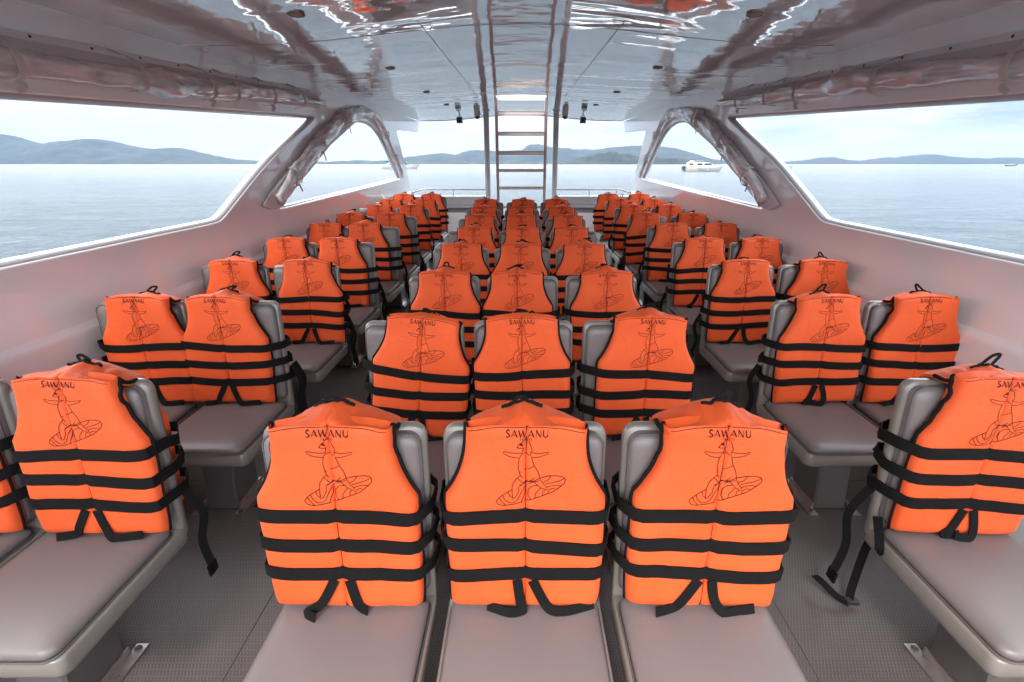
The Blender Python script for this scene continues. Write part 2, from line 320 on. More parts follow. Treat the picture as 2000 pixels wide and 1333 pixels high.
# ------------------------------------------------------------------ cabin sides
def HE(y): return 0.768-0.042*(5.2-y) if y < 5.2 else 0.768+0.012*(y-5.2)     # where roof meets side, above the eye
win = [(-1.0, -0.43), (1.86, -0.405), (3.1, -0.392), (3.28, -0.385), (3.38, -0.35), (3.5, -0.29), (4.135, 0.015), (5.12, 0.40), (5.2, 0.44), (5.18, 0.462), (5.1, 0.462), (2.125, 0.286), (-1.0, 0.105)]
op2 = [(4.15, -0.368), (4.28, -0.377), (8.38, -0.252), (8.46, -0.24), (8.44, -0.19), (8.2, 0.0), (7.86, 0.25), (7.6, 0.40), (7.32, 0.50), (7.0, 0.545), (6.65, 0.54), (6.3, 0.48), (5.95, 0.37), (5.4, 0.17), (4.886, -0.044), (4.4, -0.26), (4.2, -0.335)]
outl = [(-1.6, -1.55), (9.25, -1.30), (9.22, -0.47), (9.05, -0.2), (8.75, 0.2), (8.52, 0.5), (8.6, 0.555), (10.3, 0.62), (10.45, 0.82)] + [(y, HE(y)) for y in (9, 7.5, 6.2, 5.6, 5.2, 4.4, 3, 1.5, 0, -1.6)]
def loop_dense(poly, sub):
    P = [Vector((a, b_, 0)) for a, b_ in poly]; n = len(P); out = []
    for i in range(n):
        p0, p1, p2, p3 = P[i-1], P[i], P[(i+1) % n], P[(i+2) % n]
        L = (p2-p1).length
        k = sub if L < 1.2 else 1
        for q in range(k):
            q /= k
            if k == 1: out.append(p1); continue
            m1 = (p2-p0).normalized()*min((p2-p1).length, (p1-p0).length if (p1-p0).length < 1.2 else L); m2 = (p3-p1).normalized()*min(L, (p3-p2).length)
            h1 = 2*q**3-3*q*q+1; h2 = q**3-2*q*q+q; h3 = -2*q**3+3*q*q; h4 = q**3-q*q
            out.append(p1*h1+m1*h2*0.8+p2*h3+m2*h4*0.8)
    return [(p.x, p.y) for p in out]
win_d = loop_dense(win, 4); op2_d = loop_dense(op2, 4)
def side_mesh(name, loops, thick, bev):
    cu = bpy.data.curves.new(name, 'CURVE'); cu.dimensions = '2D'; cu.fill_mode = 'BOTH'; cu.extrude = thick/2-bev; cu.bevel_depth = bev; cu.bevel_resolution = 2
    for lp in loops:
        s = cu.splines.new('POLY'); s.points.add(len(lp)-1); s.use_cyclic_u = True
        for q, (a, b_) in zip(s.points, lp): q.co = (a, b_, 0, 1)
    tmp = bpy.data.objects.new(name, cu); C.objects.link(tmp)
    me = bpy.data.meshes.new_from_object(tmp.evaluated_get(bpy.context.evaluated_depsgraph_get())); bpy.data.objects.remove(tmp)
    return me
def wall_side(sx):
    nm = 'left' if sx < 0 else 'right'
    root = thing('cabin_side', (0, 0, 0), label='glossy white boat side with long window opening, on the %s of the cabin' % nm, cat='boat side', group='sides of the boat cabin')
    me = side_mesh('side_panel', [outl, win_d, op2_d], 0.08, 0.012)
    X = sx*(WX+0.04)
    for v in me.vertices:
        a, b_, c = v.co; v.co = (X+c, a, CZ+b_)
    me.materials.clear(); me.materials.append(M['gel']); me.shade_smooth(); me.set_sharp_from_angle(angle=R(35))
    o = bpy.data.objects.new('side_panel', me); C.objects.link(o); o.parent = root
    for nm2, lp in (('window_rim', win_d), ('rear_opening_rim', op2_d)):
        pts = [(X, a, CZ+b_) for a, b_ in lp]; pts.append(pts[0])
        mb = MB(); mb.tube(pts, 0.036 if nm2 == 'window_rim' else 0.03, 10, caps=False, up=Vector((1, 0, 0)))
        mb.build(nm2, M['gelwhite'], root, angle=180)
    # moulded step low on the side
    mb = MB(); rings = []
    for k in range(24):
        y = -1.5+k*(10.6/23); h = CZ-0.735+max(0, 0.034*(y-2.5)); x = sx*WX
        rings.append([(x+sx*0.002, y, h+0.02), (x-sx*0.022, y, h), (x-sx*0.028, y, h-0.012), (x-sx*0.026, y, h-0.03), (x-sx*0.020, y, deck(y)+0.002), (x+sx*0.002, y, deck(y)+0.002)])
    mb.rings(rings); mb.build('lower_lining', M['gel'], root, angle=50)
    # outer hull down to the water
    mb = MB(); mb.rings([[(sx*(WX+0.081), y, deck(y)-0.05), (sx*(WX+0.16), y, deck(y)-0.1), (sx*(WX+0.0), y, 0.1), (sx*(WX-0.5), y, -0.3), (sx*(WX-0.5), y, deck(y)-0.08)] for y in (-1.6, 2.5, 6, 9.4)])
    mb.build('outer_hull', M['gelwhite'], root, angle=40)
    return root
for sx in (-1, 1): wall_side(sx)

# ------------------------------------------------------------------ roof
HC = 0.93
def ceilH(x, y):
    e = HE(y); cr = 0.80+0.02*(y-3)-e
    return CZ + e + cr*(0.5+0.5*math.cos(math.pi*min(1.0, abs(x)/WX)))**1.5
roof = thing('cabin_roof', label='glossy white boat roof whose underside mirrors the sea', cat='roof')
def on_ceil(px, py):
    r = ray(px, py); t_ = 0.5
    for k in range(60):
        p = Vector((0, 0, CZ))+r*t_
        t_ *= 1+0.6*((ceilH(max(-WX, min(WX, p.x)), p.y)-CZ)/max(1e-3, p.z-CZ)-1)
    return Vector((0, 0, CZ))+r*t_
HN, HF, HW = on_ceil(1018, 185.5).y, on_ceil(1018, 195).y, 0.36        # the hatch the ladder leads to
xs = sorted([-WX+2*WX*i/40 for i in range(41) if abs(abs(-WX+2*WX*i/40)-HW) > 0.04]+[-HW, HW]); nx = len(xs)
ys = sorted([y for y in (-0.5+10.9*j/44 for j in range(45)) if min(abs(y-HN), abs(y-HF)) > 0.08]+[HN, HF]); ny = len(ys)
hole = lambda i, j: -HW-1e-4 < xs[i] < HW-1e-4 and HN-1e-4 < ys[j] < HF-1e-4
for nm, dz, mt, k in (('ceiling_panel', 0.0, 'ceiling', 1.0), ('top_deck', 0.09, 'gelwhite', 1.0)):
    mb = MB(); mb.add([(x*k, y, ceilH(x, y)+dz) for y in ys for x in xs], [(j*nx+i, j*nx+i+1, (j+1)*nx+i+1, (j+1)*nx+i) for j in range(ny-1) for i in range(nx-1) if not hole(i, j)])
    mb.build(nm, M[mt], roof, angle=180)
zh = ceilH(0, HN); mb = MB()
for (x0, x1, y0, y1) in ((-HW, HW, HF-0.001, HF+0.02), (-HW, HW, HN-0.02, HN+0.001), (-HW-0.02, -HW+0.001, HN, HF), (HW-0.001, HW+0.02, HN, HF)):
    mb.box(x0, x1, y0, y1, zh+0.002, zh+0.17)
mb.build('hatch_coaming', M['gelwhite'], roof, smooth=False)
mb = MB(); mb.rings([[(x, ys[-1]+0.002, ceilH(x, ys[-1])-0.008), (x, ys[-1]+0.035, ceilH(x, ys[-1])-0.005), (x, ys[-1]+0.035, ceilH(x, ys[-1])+0.088), (x, ys[-1]+0.002, ceilH(x, ys[-1])+0.088)] for x in xs])
mb.build('rear_edge', M['gelwhite'], roof)
mb = MB(); mb.rings([[(x, ys[0]-0.04, ceilH(x, ys[0])-0.02), (x, ys[0]-0.002, ceilH(x, ys[0])-0.02), (x, ys[0]-0.002, ceilH(x, ys[0])+0.088), (x, ys[0]-0.04, ceilH(x, ys[0])+0.088)] for x in xs])
mb.build('front_edge', M['gelwhite'], roof)
def seam(pts, w=0.004):
    P = []
    for a, b_ in zip(pts, pts[1:]):
        for k in range(12): P.append(Vector(a).lerp(Vector(b_), k/12))
    P.append(Vector(pts[-1])); mb = MB()
    mb.ribbon([Vector((p.x, p.y, ceilH(p.x, p.y)-0.0015)) for p in P], w, (0, 0, -1), 0.002); mb.build('panel_seam', M['seamgrey'], roof)
M['seamgrey'] = simple('seam_sealant', (0.3, 0.3, 0.31), rough=0.5)
ys_ = on_ceil(1018, 46).y; seam([(-1.95, ys_, 0), (1.95, ys_, 0)])
for s in (-1, 1):
    a = on_ceil(1018+s*203, 40); b_ = on_ceil(1018+s*85, 190); seam([(a.x, a.y, 0), (b_.x, b_.y, 0)], 0.003)
for px, py in ((578, 27), (762, 133), (833, 180), (872, 205), (1475, 27), (1285, 132), (1205, 180), (1164, 205)):
    p = on_ceil(px, py); z = ceilH(p.x, p.y)
    mb = MB(); c = lambda r, h: [(p.x+r*math.cos(2*math.pi*k/20), p.y+r*math.sin(2*math.pi*k/20), z+h) for k in range(20)]
    mb.rings([c(0.042, 0.0), c(0.042, -0.006), c(0.036, -0.009), c(0.031, -0.004)]); d = mb.build('downlight', M['lampgrey'], roof)
    mb = MB(); mb.rings([c(0.03, -0.0055), c(0.022, -0.0075)]); mb.build('lens', M['wood'], d)
# bulkhead at the front of the cabin, unseen behind the camera, added to cut light
mb = MB(); mb.box(-WX+0.002, WX-0.002, -1.0, -0.94, deck(-1.3)-0.1, CZ-0.55)
tag(mb.build('bulkhead', M['gel'], smooth=False), 'low pale bulkhead added unseen across the cabin front to limit light', 'bulkhead')
# ------------------------------------------------------------------ stern
YS = 9.15
for sx in (-1, 1):
    nm = 'left' if sx < 0 else 'right'
    root = thing('stern_bulwark', (0, 0, 0), label='low white stern bulwark with recessed grey band, %s of the ladder' % nm, cat='bulwark', group='stern bulwarks beside the ladder')
    x0, x1 = sorted((sx*0.63, sx*(WX-0.001))); z0 = deck(YS); T = atY(1000, 384, YS).z
    mb = MB(); mb.box(x0, x1, YS, YS+0.35, T-0.16, T); 
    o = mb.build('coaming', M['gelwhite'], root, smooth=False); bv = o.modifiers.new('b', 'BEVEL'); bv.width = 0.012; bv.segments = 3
    mb = MB(); mb.box(x0, x1, YS-0.02, YS+0.345, T-0.215, T-0.162); o = mb.build('ledge', M['gelwhite'], root, smooth=False); bv = o.modifiers.new('b', 'BEVEL'); bv.width = 0.01; bv.segments = 2
    mb = MB(); mb.box(x0, x1, YS+0.06, YS+0.34, T-0.30, T-0.217); mb.build('recess', M['lampgrey'], root, smooth=False)
    mb = MB(); mb.box(x0, x1, YS-0.01, YS+0.34, z0+0.002, T-0.302); o = mb.build('lower_panel', M['gel'], root, smooth=False); bv = o.modifiers.new('b', 'BEVEL'); bv.width = 0.01; bv.segments = 2
    # rail
    root = thing('stern_rail', (0, 0, 0), label='thin pale grey handrail above the stern bulwark, %s of the ladder' % nm, cat='railing', group='stern handrails')
    RZ = atY(1000, 370.5, YS+0.2).z; xa, xb = sx*0.66, sx*1.86
    mb = MB(); mb.tube(smooth_path([(xa, YS+0.2, RZ), (sx*1.2, YS+0.2, RZ), (xb, YS+0.2, RZ), (sx*1.98, YS+0.17, RZ-0.02), (sx*2.11, YS+0.02, RZ-0.06)], 5), 0.016, 8); mb.build('handrail', M['alu'], root, angle=180)
    for xx in (sx*1.33, sx*1.86):
        mb = MB(); mb.tube([(xx, YS+0.2, T), (xx, YS+0.2, RZ)], 0.012, 8); mb.build('post', M['alu'], root, angle=180)
    root = thing('roof_post', (0, 0, 0), label='round white post holding the roof, %s of the ladder' % nm, cat='post', group='roof posts by the ladder')
    xp = sx*0.625; yp = 9.02
    mb = MB(); mb.tube([(xp, yp, deck(yp)), (xp, yp, ceilH(xp, yp)+0.01)], 0.05, 16, caps=False); mb.build('tube', M['alu'], root, angle=180)
    mb = MB(); mb.tube([(xp, yp, deck(yp)), (xp, yp, deck(yp)+0.012)], 0.08, 20); mb.build('base_flange', M['alu'], root)
    mb = MB(); mb.tube([(xp, yp, ceilH(xp, yp)-0.01), (xp, yp, ceilH(xp, yp)+0.003)], 0.07, 20); mb.build('top_flange', M['alu'], root)
mb = MB(); mb.box(-0.62, 0.62, YS-0.05, YS+0.3, deck(YS)+0.002, deck(YS)+0.10)
o = tag(mb.build('stern_step', M['wood'], smooth=False), 'pale wooden sill step at the stern gap behind the ladder foot', 'step')

# ladder to the upper deck
LB = Vector((0, 8.25, 0)); LT_y = 7.35
root = thing('ladder', (0, 0, 0), label='tall pinkish grey ladder rising from the deck to the boat roof', cat='ladder')
def lad(py):   # point of the ladder plane seen at this row
    r = ray(CX0, py); k = (LT_y-LB.y)/(0.95+0.97); # y as a function of height over eye
    # y = LB.y + (h+0.97)*k
    t_ = (LB.y+0.97*k)/(r.y-r.z*k); return Vector((0, r.y*t_, CZ+r.z*t_))
def ladx(z): f = (z-(CZ-0.97))/(0.95+0.97); return 0.395+(0.362-0.395)*f
zb = deck(8.4)+0.002; k_ = (LT_y-LB.y)/(0.95+0.97)
for s in (-1, 1):
    mb = MB(); P = []
    for q in range(2):
        z = zb if q == 0 else ceilH(0, LT_y)-0.002
        y = LB.y+(z-CZ+0.97)*k_; P.append(Vector((s*ladx(z), y, z)))
    w2, d2 = 0.022, 0.035
    mb.rings([[(p.x-w2, p.y-d2, p.z), (p.x+w2, p.y-d2, p.z), (p.x+w2, p.y+d2, p.z), (p.x-w2, p.y+d2, p.z)] for p in P]); mb.build('rail', M['ladder'], root)
for py in (367, 333, 298.5, 261, 221, 404):
    p = lad(py); xw = ladx(p.z)-0.023; h = 0.026 if py > 300 else 0.032
    mb = MB(); mb.box(-xw, xw, p.y-0.045, p.y+0.03, p.z-h, p.z+h*0.4); o = mb.build('rung', M['ladder'], root, smooth=False); bv = o.modifiers.new('b', 'BEVEL'); bv.width = 0.005; bv.segments = 2
    mb = MB(); mb.box(-xw, xw, p.y-0.05, p.y+0.04, p.z+h*0.4+0.0005, p.z+h*0.4+0.008); mb.build('tread', M['wood'], o, smooth=False)

# lamps and cameras under the rear edge of the roof
for sx in (-1, 1):
    nm = 'left' if sx < 0 else 'right'
    p = on_ceil(1018+sx*121, 222); z = ceilH(p.x, p.y)
    root = thing('flood_light', (p.x, p.y, z), sx*0.12, label='small grey box flood lamp under the roof edge, %s of the ladder' % nm, cat='lamp', group='flood lamps under the roof edge')
    mb = MB(); mb.box(-0.05, 0.05, -0.035, 0.035, -0.16, -0.06); o = mb.build('lamp_box', M['lampgrey'], root, smooth=False); bv = o.modifiers.new('b', 'BEVEL'); bv.width = 0.008; bv.segments = 2
    mb = MB(); mb.box(-0.041, 0.041, -0.04, -0.0355, -0.151, -0.069); mb.build('lamp_glass', M['dark'], root, smooth=False)
    mb = MB(); mb.tube([(0, 0, -0.06), (0, 0, 0)], 0.012, 8); mb.tube([(-0.04, 0, -0.07), (-0.025, 0, -0.03), (0.025, 0, -0.03), (0.04, 0, -0.07)], 0.005, 6); mb.build('bracket', M['steel'], root)
    p = on_ceil(1018+sx*86, 217); z = ceilH(p.x, p.y)
    root = thing('security_camera', (p.x, p.y, z), 0, label='small round dome camera under the roof, %s of the ladder' % nm, cat='camera', group='dome cameras under the roof')
    c = lambda r, h: [(r*math.cos(2*math.pi*k/18), r*math.sin(2*math.pi*k/18), h) for k in range(18)]
    mb = MB(); mb.rings([c(0.052, 0), c(0.056, -0.03), c(0.056, -0.07), c(0.05, -0.085)]); mb.build('housing', M['alu'], root)
    mb = MB(); mb.rings([c(0.046, -0.0855), c(0.043, -0.105), c(0.03, -0.125), c(0.012, -0.133)]); mb.build('dome', M['dark'], root)
    mb = MB(); xe = sx*0.575-p.x; mb.tube(smooth_path([(-sx*0.05, 0, -0.05), (xe*0.5, 0, -0.075), (xe*0.85, 0, -0.03), (xe, 0, -0.10)], 6), 0.005, 6); mb.build('cable', M['lampgrey'], root)

# ------------------------------------------------------------------ rolled curtains
def film_roll(path, rad, seed, sq=0.75, amp=0.35, n=26, step=0.022):
    """crumpled bundle of film round a path, lumps and pleats in the real surface"""
    P = smooth_path(path, 1); L = [0]
    for a, b_ in zip(P, P[1:]): L.append(L[-1]+(b_-a).length)
    cnt = int(L[-1]/step); pts = []; rr_ = []
    dense = smooth_path(path, 30); Ld = [0]
    for a, b_ in zip(dense, dense[1:]): Ld.append(Ld[-1]+(b_-a).length)
    j = 0
    for k in range(cnt+1):
        s = Ld[-1]*k/cnt
        while j < len(Ld)-2 and Ld[j+1] < s: j += 1
        f = (s-Ld[j])/max(1e-6, Ld[j+1]-Ld[j]); pts.append((dense[j].lerp(dense[j+1], f), s/Ld[-1], s))
    rings = []; a0 = None
    for i, (p, f, s) in enumerate(pts):
        d = (pts[min(i+1, cnt)][0]-pts[max(i-1, 0)][0]).normalized()
        if a0 is None: a0 = d.cross(Vector((0, 0, 1))).normalized()
        a0 = (a0-d*a0.dot(d)).normalized(); bb = d.cross(a0); base = rad(f)
        rg = []
        for k in range(n):
            a = 2*math.pi*k/n; dirv = a0*math.cos(a)*sq+bb*math.sin(a)
            q = Vector((math.cos(a)*1.1+seed*3, math.sin(a)*1.1, s*3.2+seed)); q2 = Vector((math.cos(a)*2.6, math.sin(a)*2.6+seed, s*9)); q3 = Vector((math.cos(a)*4+s*7, math.sin(a)*4+seed, s*16))
            rg.append(p+dirv*base*(1+amp*noise.noise(q)*1.5+amp*0.55*noise.noise(q2)+amp*0.35*abs(noise.noise(q3))))
        rings.append(rg)
    mb = MB(); mb.rings(rings); return mb, pts
def strapring(root, p, d, r, tail, seed, name='strap'):
    rnd = random.Random(seed); d = Vector(d).normalized(); a0 = d.cross(Vector((0, 0, 1))).normalized(); bb = d.cross(a0)
    P = []; nr = []
    for k in range(15):
        a = 2*math.pi*k/14+1.2; q = a0*math.cos(a)*0.8+bb*math.sin(a); P.append(p+q*r*(1.05+0.04*rnd.random())); nr.append(q)
    mb = MB(); mb.ribbon(P, 0.028, nr, 0.003)
    if tail: mb.ribbon(smooth_path([P[0], P[0]+Vector((0, 0, -0.03))-P[0].normalized()*0.0+d*0.015, P[0]+Vector((0, 0, -0.03-tail))+d*0.045], 4), 0.022, (1, 0, 0), 0.003)
    mb.build(name, M['strapcream'], root, angle=60)
for sx in (-1, 1):
    nm = 'left' if sx < 0 else 'right'
    root = thing('rolled_curtain', (0, 0, 0), label='long rolled clear vinyl curtain strapped above the %s side window' % nm, cat='rolled curtain', group='rolled rain curtains')
    hy = lambda y: CZ+0.386+0.064*(y-2.04)
    X = sx*(WX-0.075)
    path = [(X, y, hy(y)+0.012*math.sin(y*2.1+sx)) for y in (-0.4, 0.4, 1.2, 2.0, 2.5, 3.0, 3.5, 4.0, 4.4, 4.8, 5.1, 5.3)]
    path = [Vector(p) for p in path]
    lump = 0.47 if sx < 0 else 0.53
    mb, pts = film_roll(path, lambda f: (0.047 if f < 0.9 else 0.04)*(1-0.35*max(0, (f-0.55))/0.45)+0.03*math.exp(-((f-lump-0.12)/0.02)**2), 2.2+sx, sq=0.8, amp=0.34)
    mb.build('film_bundle', M['film'], root, angle=180)
    # flap of canvas hanging from the batten to the roll
    mb = MB(); ra = []
    for k in range(60):
        y = -0.6+k*0.1; zt = CZ+0.497+0.0585*(y-2.16); w_ = 0.004*math.sin(y*9+sx)
        ra.append([(sx*(WX-0.006), y, zt), (sx*(WX-0.035)+w_, y, zt-0.06), (sx*(WX-0.055)+w_, y, hy(y)+0.03), (sx*(WX-0.02), y, hy(y)-0.05), (sx*(WX-0.012), y, hy(y)-0.05), (sx*(WX-0.012), y, zt-0.06)])
    ra = [r_ for r_ in ra if r_[0][1] < 5.42]
    mb.rings(ra); mb.build('flap', M['canvas'], root, angle=60)
    mb = MB(); yy = [-0.6+0.2*k for k in range(31)]; yy = [y for y in yy if y < 5.45]
    mb.rings([[(sx*(WX-0.001), y, CZ+0.52+0.0585*(y-2.16)), (sx*(WX-0.014), y, CZ+0.517+0.0585*(y-2.16)), (sx*(WX-0.014), y, CZ+0.488+0.0585*(y-2.16)), (sx*(WX-0.001), y, CZ+0.485+0.0585*(y-2.16))] for y in yy]); o = mb.build('batten', M['batten'], root)
    mb = MB()
    for k in range(20):
        y = -0.5+0.31*k
        if y < 5.4: z = CZ+0.5025+0.0585*(y-2.16); x = sx*(WX-0.0142); mb.rings([[(x, y+0.007*math.cos(a*math.pi/4), z+0.007*math.sin(a*math.pi/4)) for a in range(8)], [(x-sx*0.004, y+0.005*math.cos(a*math.pi/4), z+0.005*math.sin(a*math.pi/4)) for a in range(8)]])
    mb.build('screws', M['dark'], o)
    for i, y in enumerate((1.25, 2.08, 2.75, 3.35, 3.62, 4.15, 4.7) if sx < 0 else (1.3, 2.15, 2.95, 3.75, 4.2, 4.75)):
        mb = MB(); x = X; z = hy(y)
        P = [(sx*(WX-0.008), y-0.05, z+0.115), (x-sx*0.03, y-0.02, z+0.075), (x-sx*0.06, y, z+0.01), (x-sx*0.042, y+0.015, z-0.055), (x, y+0.02, z-0.07), (sx*(WX-0.012), y+0.03, z-0.075)]
        P = smooth_path(P, 4); nr = [(p-Vector((x, p.y, z))) for p in P]
        mb.ribbon(P, 0.03, nr, 0.003)
        if i % 2: mb.ribbon(smooth_path([(x, y+0.02, z-0.072), (x-sx*0.02, y+0.03, z-0.09), (x-sx*0.01, y+0.0, z-0.115)], 4), 0.022, (sx, 0.3, 0), 0.003)
        mb.build('strap', M['strapcream'], root, angle=60)
    # rolls round the rear side opening: one down the sloping pillar, one over the arch and down the rear pillar
    X = sx*(WX-0.05)
    def pz(px, py, XX=X): return atX(CX0-(CX0-px) if sx < 0 else 2*CX0-px, py, XX)
    pA = [pz(545, 392), pz(560, 365), pz(585, 330), pz(612, 295), pz(640, 262), pz(668, 236), pz(684, 227)]
    root = thing('rolled_curtain', (0, 0, 0), label='rolled clear curtain tied along the sloping pillar on the %s side' % nm, cat='rolled curtain', group='rolled rain curtains')
    mb, pts = film_roll(pA, lambda f: 0.05+0.02*math.sin(f*3.1), 5.5+sx, sq=0.7, amp=0.3, step=0.03); mb.build('film_bundle', M['film'], root, angle=180)
    # canvas flap with screwed edge behind it
    fl = [(512, 402), (525, 408), (545, 402), (562, 375), (600, 332), (640, 283), (688, 240), (690, 224), (655, 232), (615, 275), (575, 320), (540, 360)]
    me = side_mesh('flap', [[(p.y, p.z-CZ) for p in (pz(a, b2, sx*WX) for a, b2 in fl)]], 0.03, 0.01)
    for v in me.vertices:
        a, b2, c = v.co; v.co = (sx*(WX-0.0155)+c, a, CZ+b2)
    me.materials.clear(); me.materials.append(M['canvas']); me.shade_smooth(); me.set_sharp_from_angle(angle=R(40)); o = bpy.data.objects.new('flap', me); C.objects.link(o); o.parent = root
    mb = MB(); E = smooth_path([pz(516, 400, sx*(WX-0.033)), pz(545, 358, sx*(WX-0.033)), pz(580, 317, sx*(WX-0.033)), pz(620, 274, sx*(WX-0.033)), pz(655, 238, sx*(WX-0.033))], 6)
    mb.ribbon(E, 0.02, (-sx, 0, 0), 0.004); mb.build('edge_strip', M['batten'], o)
    for f, tl in ((0.18, 0.05), (0.5, 0.07), (0.93, 0.06)):
        i = int(f*(len(pts)-1)); d = pts[min(i+1, len(pts)-1)][0]-pts[max(0, i-1)][0]; strapring(root, pts[i][0], d, 0.082, tl, int(f*100)+sx)
    pB = [pz(668, 232), pz(690, 222), pz(710, 220), pz(728, 224), pz(740, 234), pz(752, 258), pz(764, 288), pz(776, 318), pz(786, 344)]
    root = thing('rolled_curtain', (0, 0, 0), label='rolled clear curtain arched over the rear opening on the %s side' % nm, cat='rolled curtain', group='rolled rain curtains')
    mb, pts = film_roll(pB, lambda f: 0.085-0.045*min(1, f*1.6), 8.5+sx, sq=0.75, amp=0.34, step=0.035); mb.build('film_bundle', M['film'], root, angle=180)
    for f, tl in ((0.02, 0.0), (0.42, 0.0), (0.66, 0.03), (0.85, 0.0)):
        i = int(f*(len(pts)-1)); d = pts[min(i+1, len(pts)-1)][0]-pts[max(0, i-1)][0]; strapring(root, pts[i][0], d, 0.095 if f < 0.4 else 0.06, tl, int(f*100)+sx+7)
# short white cord tied between left side rail and seat
mb = MB(); a = atX(741, 374, -WX+0.005); b_ = atX(759, 397, -1.95); mb.tube(smooth_path([a, a.lerp(b_, 0.5)+Vector((0, 0, -0.01)), b_], 6), 0.007, 6)
tag(mb.build('cord', M['cord']), 'thin white cord running from the left window sill down to a seat', 'cord')

# ------------------------------------------------------------------ seats
SH = 0.374; BW = 0.42; BH = 0.505; LEAN = 0.0925
def stack_rr(mb, spec, place, n=6):
    rings = [[place(x, y, d) for x, y in rr(w, h, r, n, cy)] for (w, h, r, cy, d) in spec]; mb.rings(rings)
def make_seat():
    root = thing('passenger_seat', cat='seat')
    # local: floor z=0, y=0 foot of the backrest's front, sitting side towards -y
    up = lambda x, v, d: (x, LEAN*v+d, SH+v)
    mb = MB(); H = BH; cy = H/2-0.0
    sp = []
    for ins, d in ((0.004, 0.020), (0.0, 0.025), (0.0, 0.042), (0.006, 0.054), (0.02, 0.061), (0.05, 0.064)):
        sp.append((BW-2*ins, H+0.07-2*ins, [0.02, 0.034, 0.034, 0.02], cy-0.035, d))
    stack_rr(mb, sp, up); mb.build('backrest_shell', M['shell'], root, angle=50)
    mb = MB(); sp = []
    for ins, d in ((0.013, 0.026), (0.010, 0.008), (0.014, -0.004), (0.022, -0.011), (0.04, -0.015), (0.09, -0.010), (0.14, -0.006)):
        sp.append((BW-2*ins, H-2*ins, max(0.004, 0.036-ins*0.25), cy, d))
    stack_rr(mb, sp, up); c = mb.build('backrest_cushion', M['vinyl'], root, angle=80)
    mb = MB(); pp = [up(x, y, -0.001) for x, y in rr(BW-0.022, H-0.022, 0.034, 6, cy)]; pp.append(pp[0]); mb.tube(pp, 0.003, 6, caps=False, up=Vector((0, 1, 0))); mb.build('piping', M['darkpipe'], c, angle=180)
    # seat pan
    flat = lambda x, y, z: (x, y, SH+z)
    mb = MB(); D = 0.45; sp = []
    for ins, z in ((0.05, -0.094), (0.012, -0.092), (0.003, -0.086), (0.0, -0.076), (0.0, -0.032), (0.004, -0.027)):
        sp.append((BW+0.006-2*ins, D+0.02-2*ins, 0.026, -D/2+0.03, z))
    stack_rr(mb, sp, flat); mb.build('seat_pan', M['shell'], root, angle=50)
    mb = MB(); sp = []
    for ins, z in ((0.016, -0.028), (0.011, -0.020), (0.010, -0.010), (0.013, -0.002), (0.020, 0.004), (0.034, 0.0085), (0.06, 0.0115), (0.1, 0.0135), (0.16, 0.014)):
        sp.append((BW-2*ins, D-2*ins, max(0.006, 0.034-ins*0.2), -D/2+0.01, z))
    stack_rr(mb, sp, flat); c = mb.build('seat_cushion', M['vinyl'], root, angle=80)
    mb = MB(); pp = [flat(x, y, -0.024) for x, y in rr(BW-0.016, D-0.016, 0.032, 6, -D/2+0.01)]; pp.append(pp[0]); mb.tube(pp, 0.0035, 6, caps=False); mb.build('piping', M['darkpipe'], c, angle=180)
    # pedestal: folded steel column
    mb = MB(); rings = []
    for z, wx, y0, y1 in ((0.006, 0.075, -0.36, -0.18), (0.05, 0.073, -0.355, -0.175), (0.15, 0.072, -0.34, -0.16), (SH-0.095, 0.078, -0.32, -0.12)):
        rings.append([(x, y, z) for x, y in ((-wx, y0+0.008), (-wx+0.008, y0), (wx-0.008, y0), (wx, y0+0.008), (wx, y1-0.008), (wx-0.008, y1), (-wx+0.008, y1), (-wx, y1-0.008))])
    mb.rings(rings); mb.build('pedestal', M['pedestal'], root, angle=30)
    for s in (-1, 1):
        mb = MB(); x = s*0.098; mb.box(x-0.02, x+0.02, -0.405, -0.14, 0.0015, 0.008); mb.box(x-s*0.018-0.003, x-s*0.018+0.003, -0.36, -0.17, 0.0082, 0.035)
        f = mb.build('foot_plate', M['steel'], root, smooth=False)
        for y in (-0.385, -0.16):
            mb = MB(); c6 = lambda r, z: [(x+r*math.cos(k*math.pi/3), y+r*math.sin(k*math.pi/3), z) for k in range(6)]
            mb.rings([c6(0.011, 0.0082), c6(0.011, 0.016), c6(0.008, 0.018)]); mb.build('bolt', M['bolt'], f)
    return root

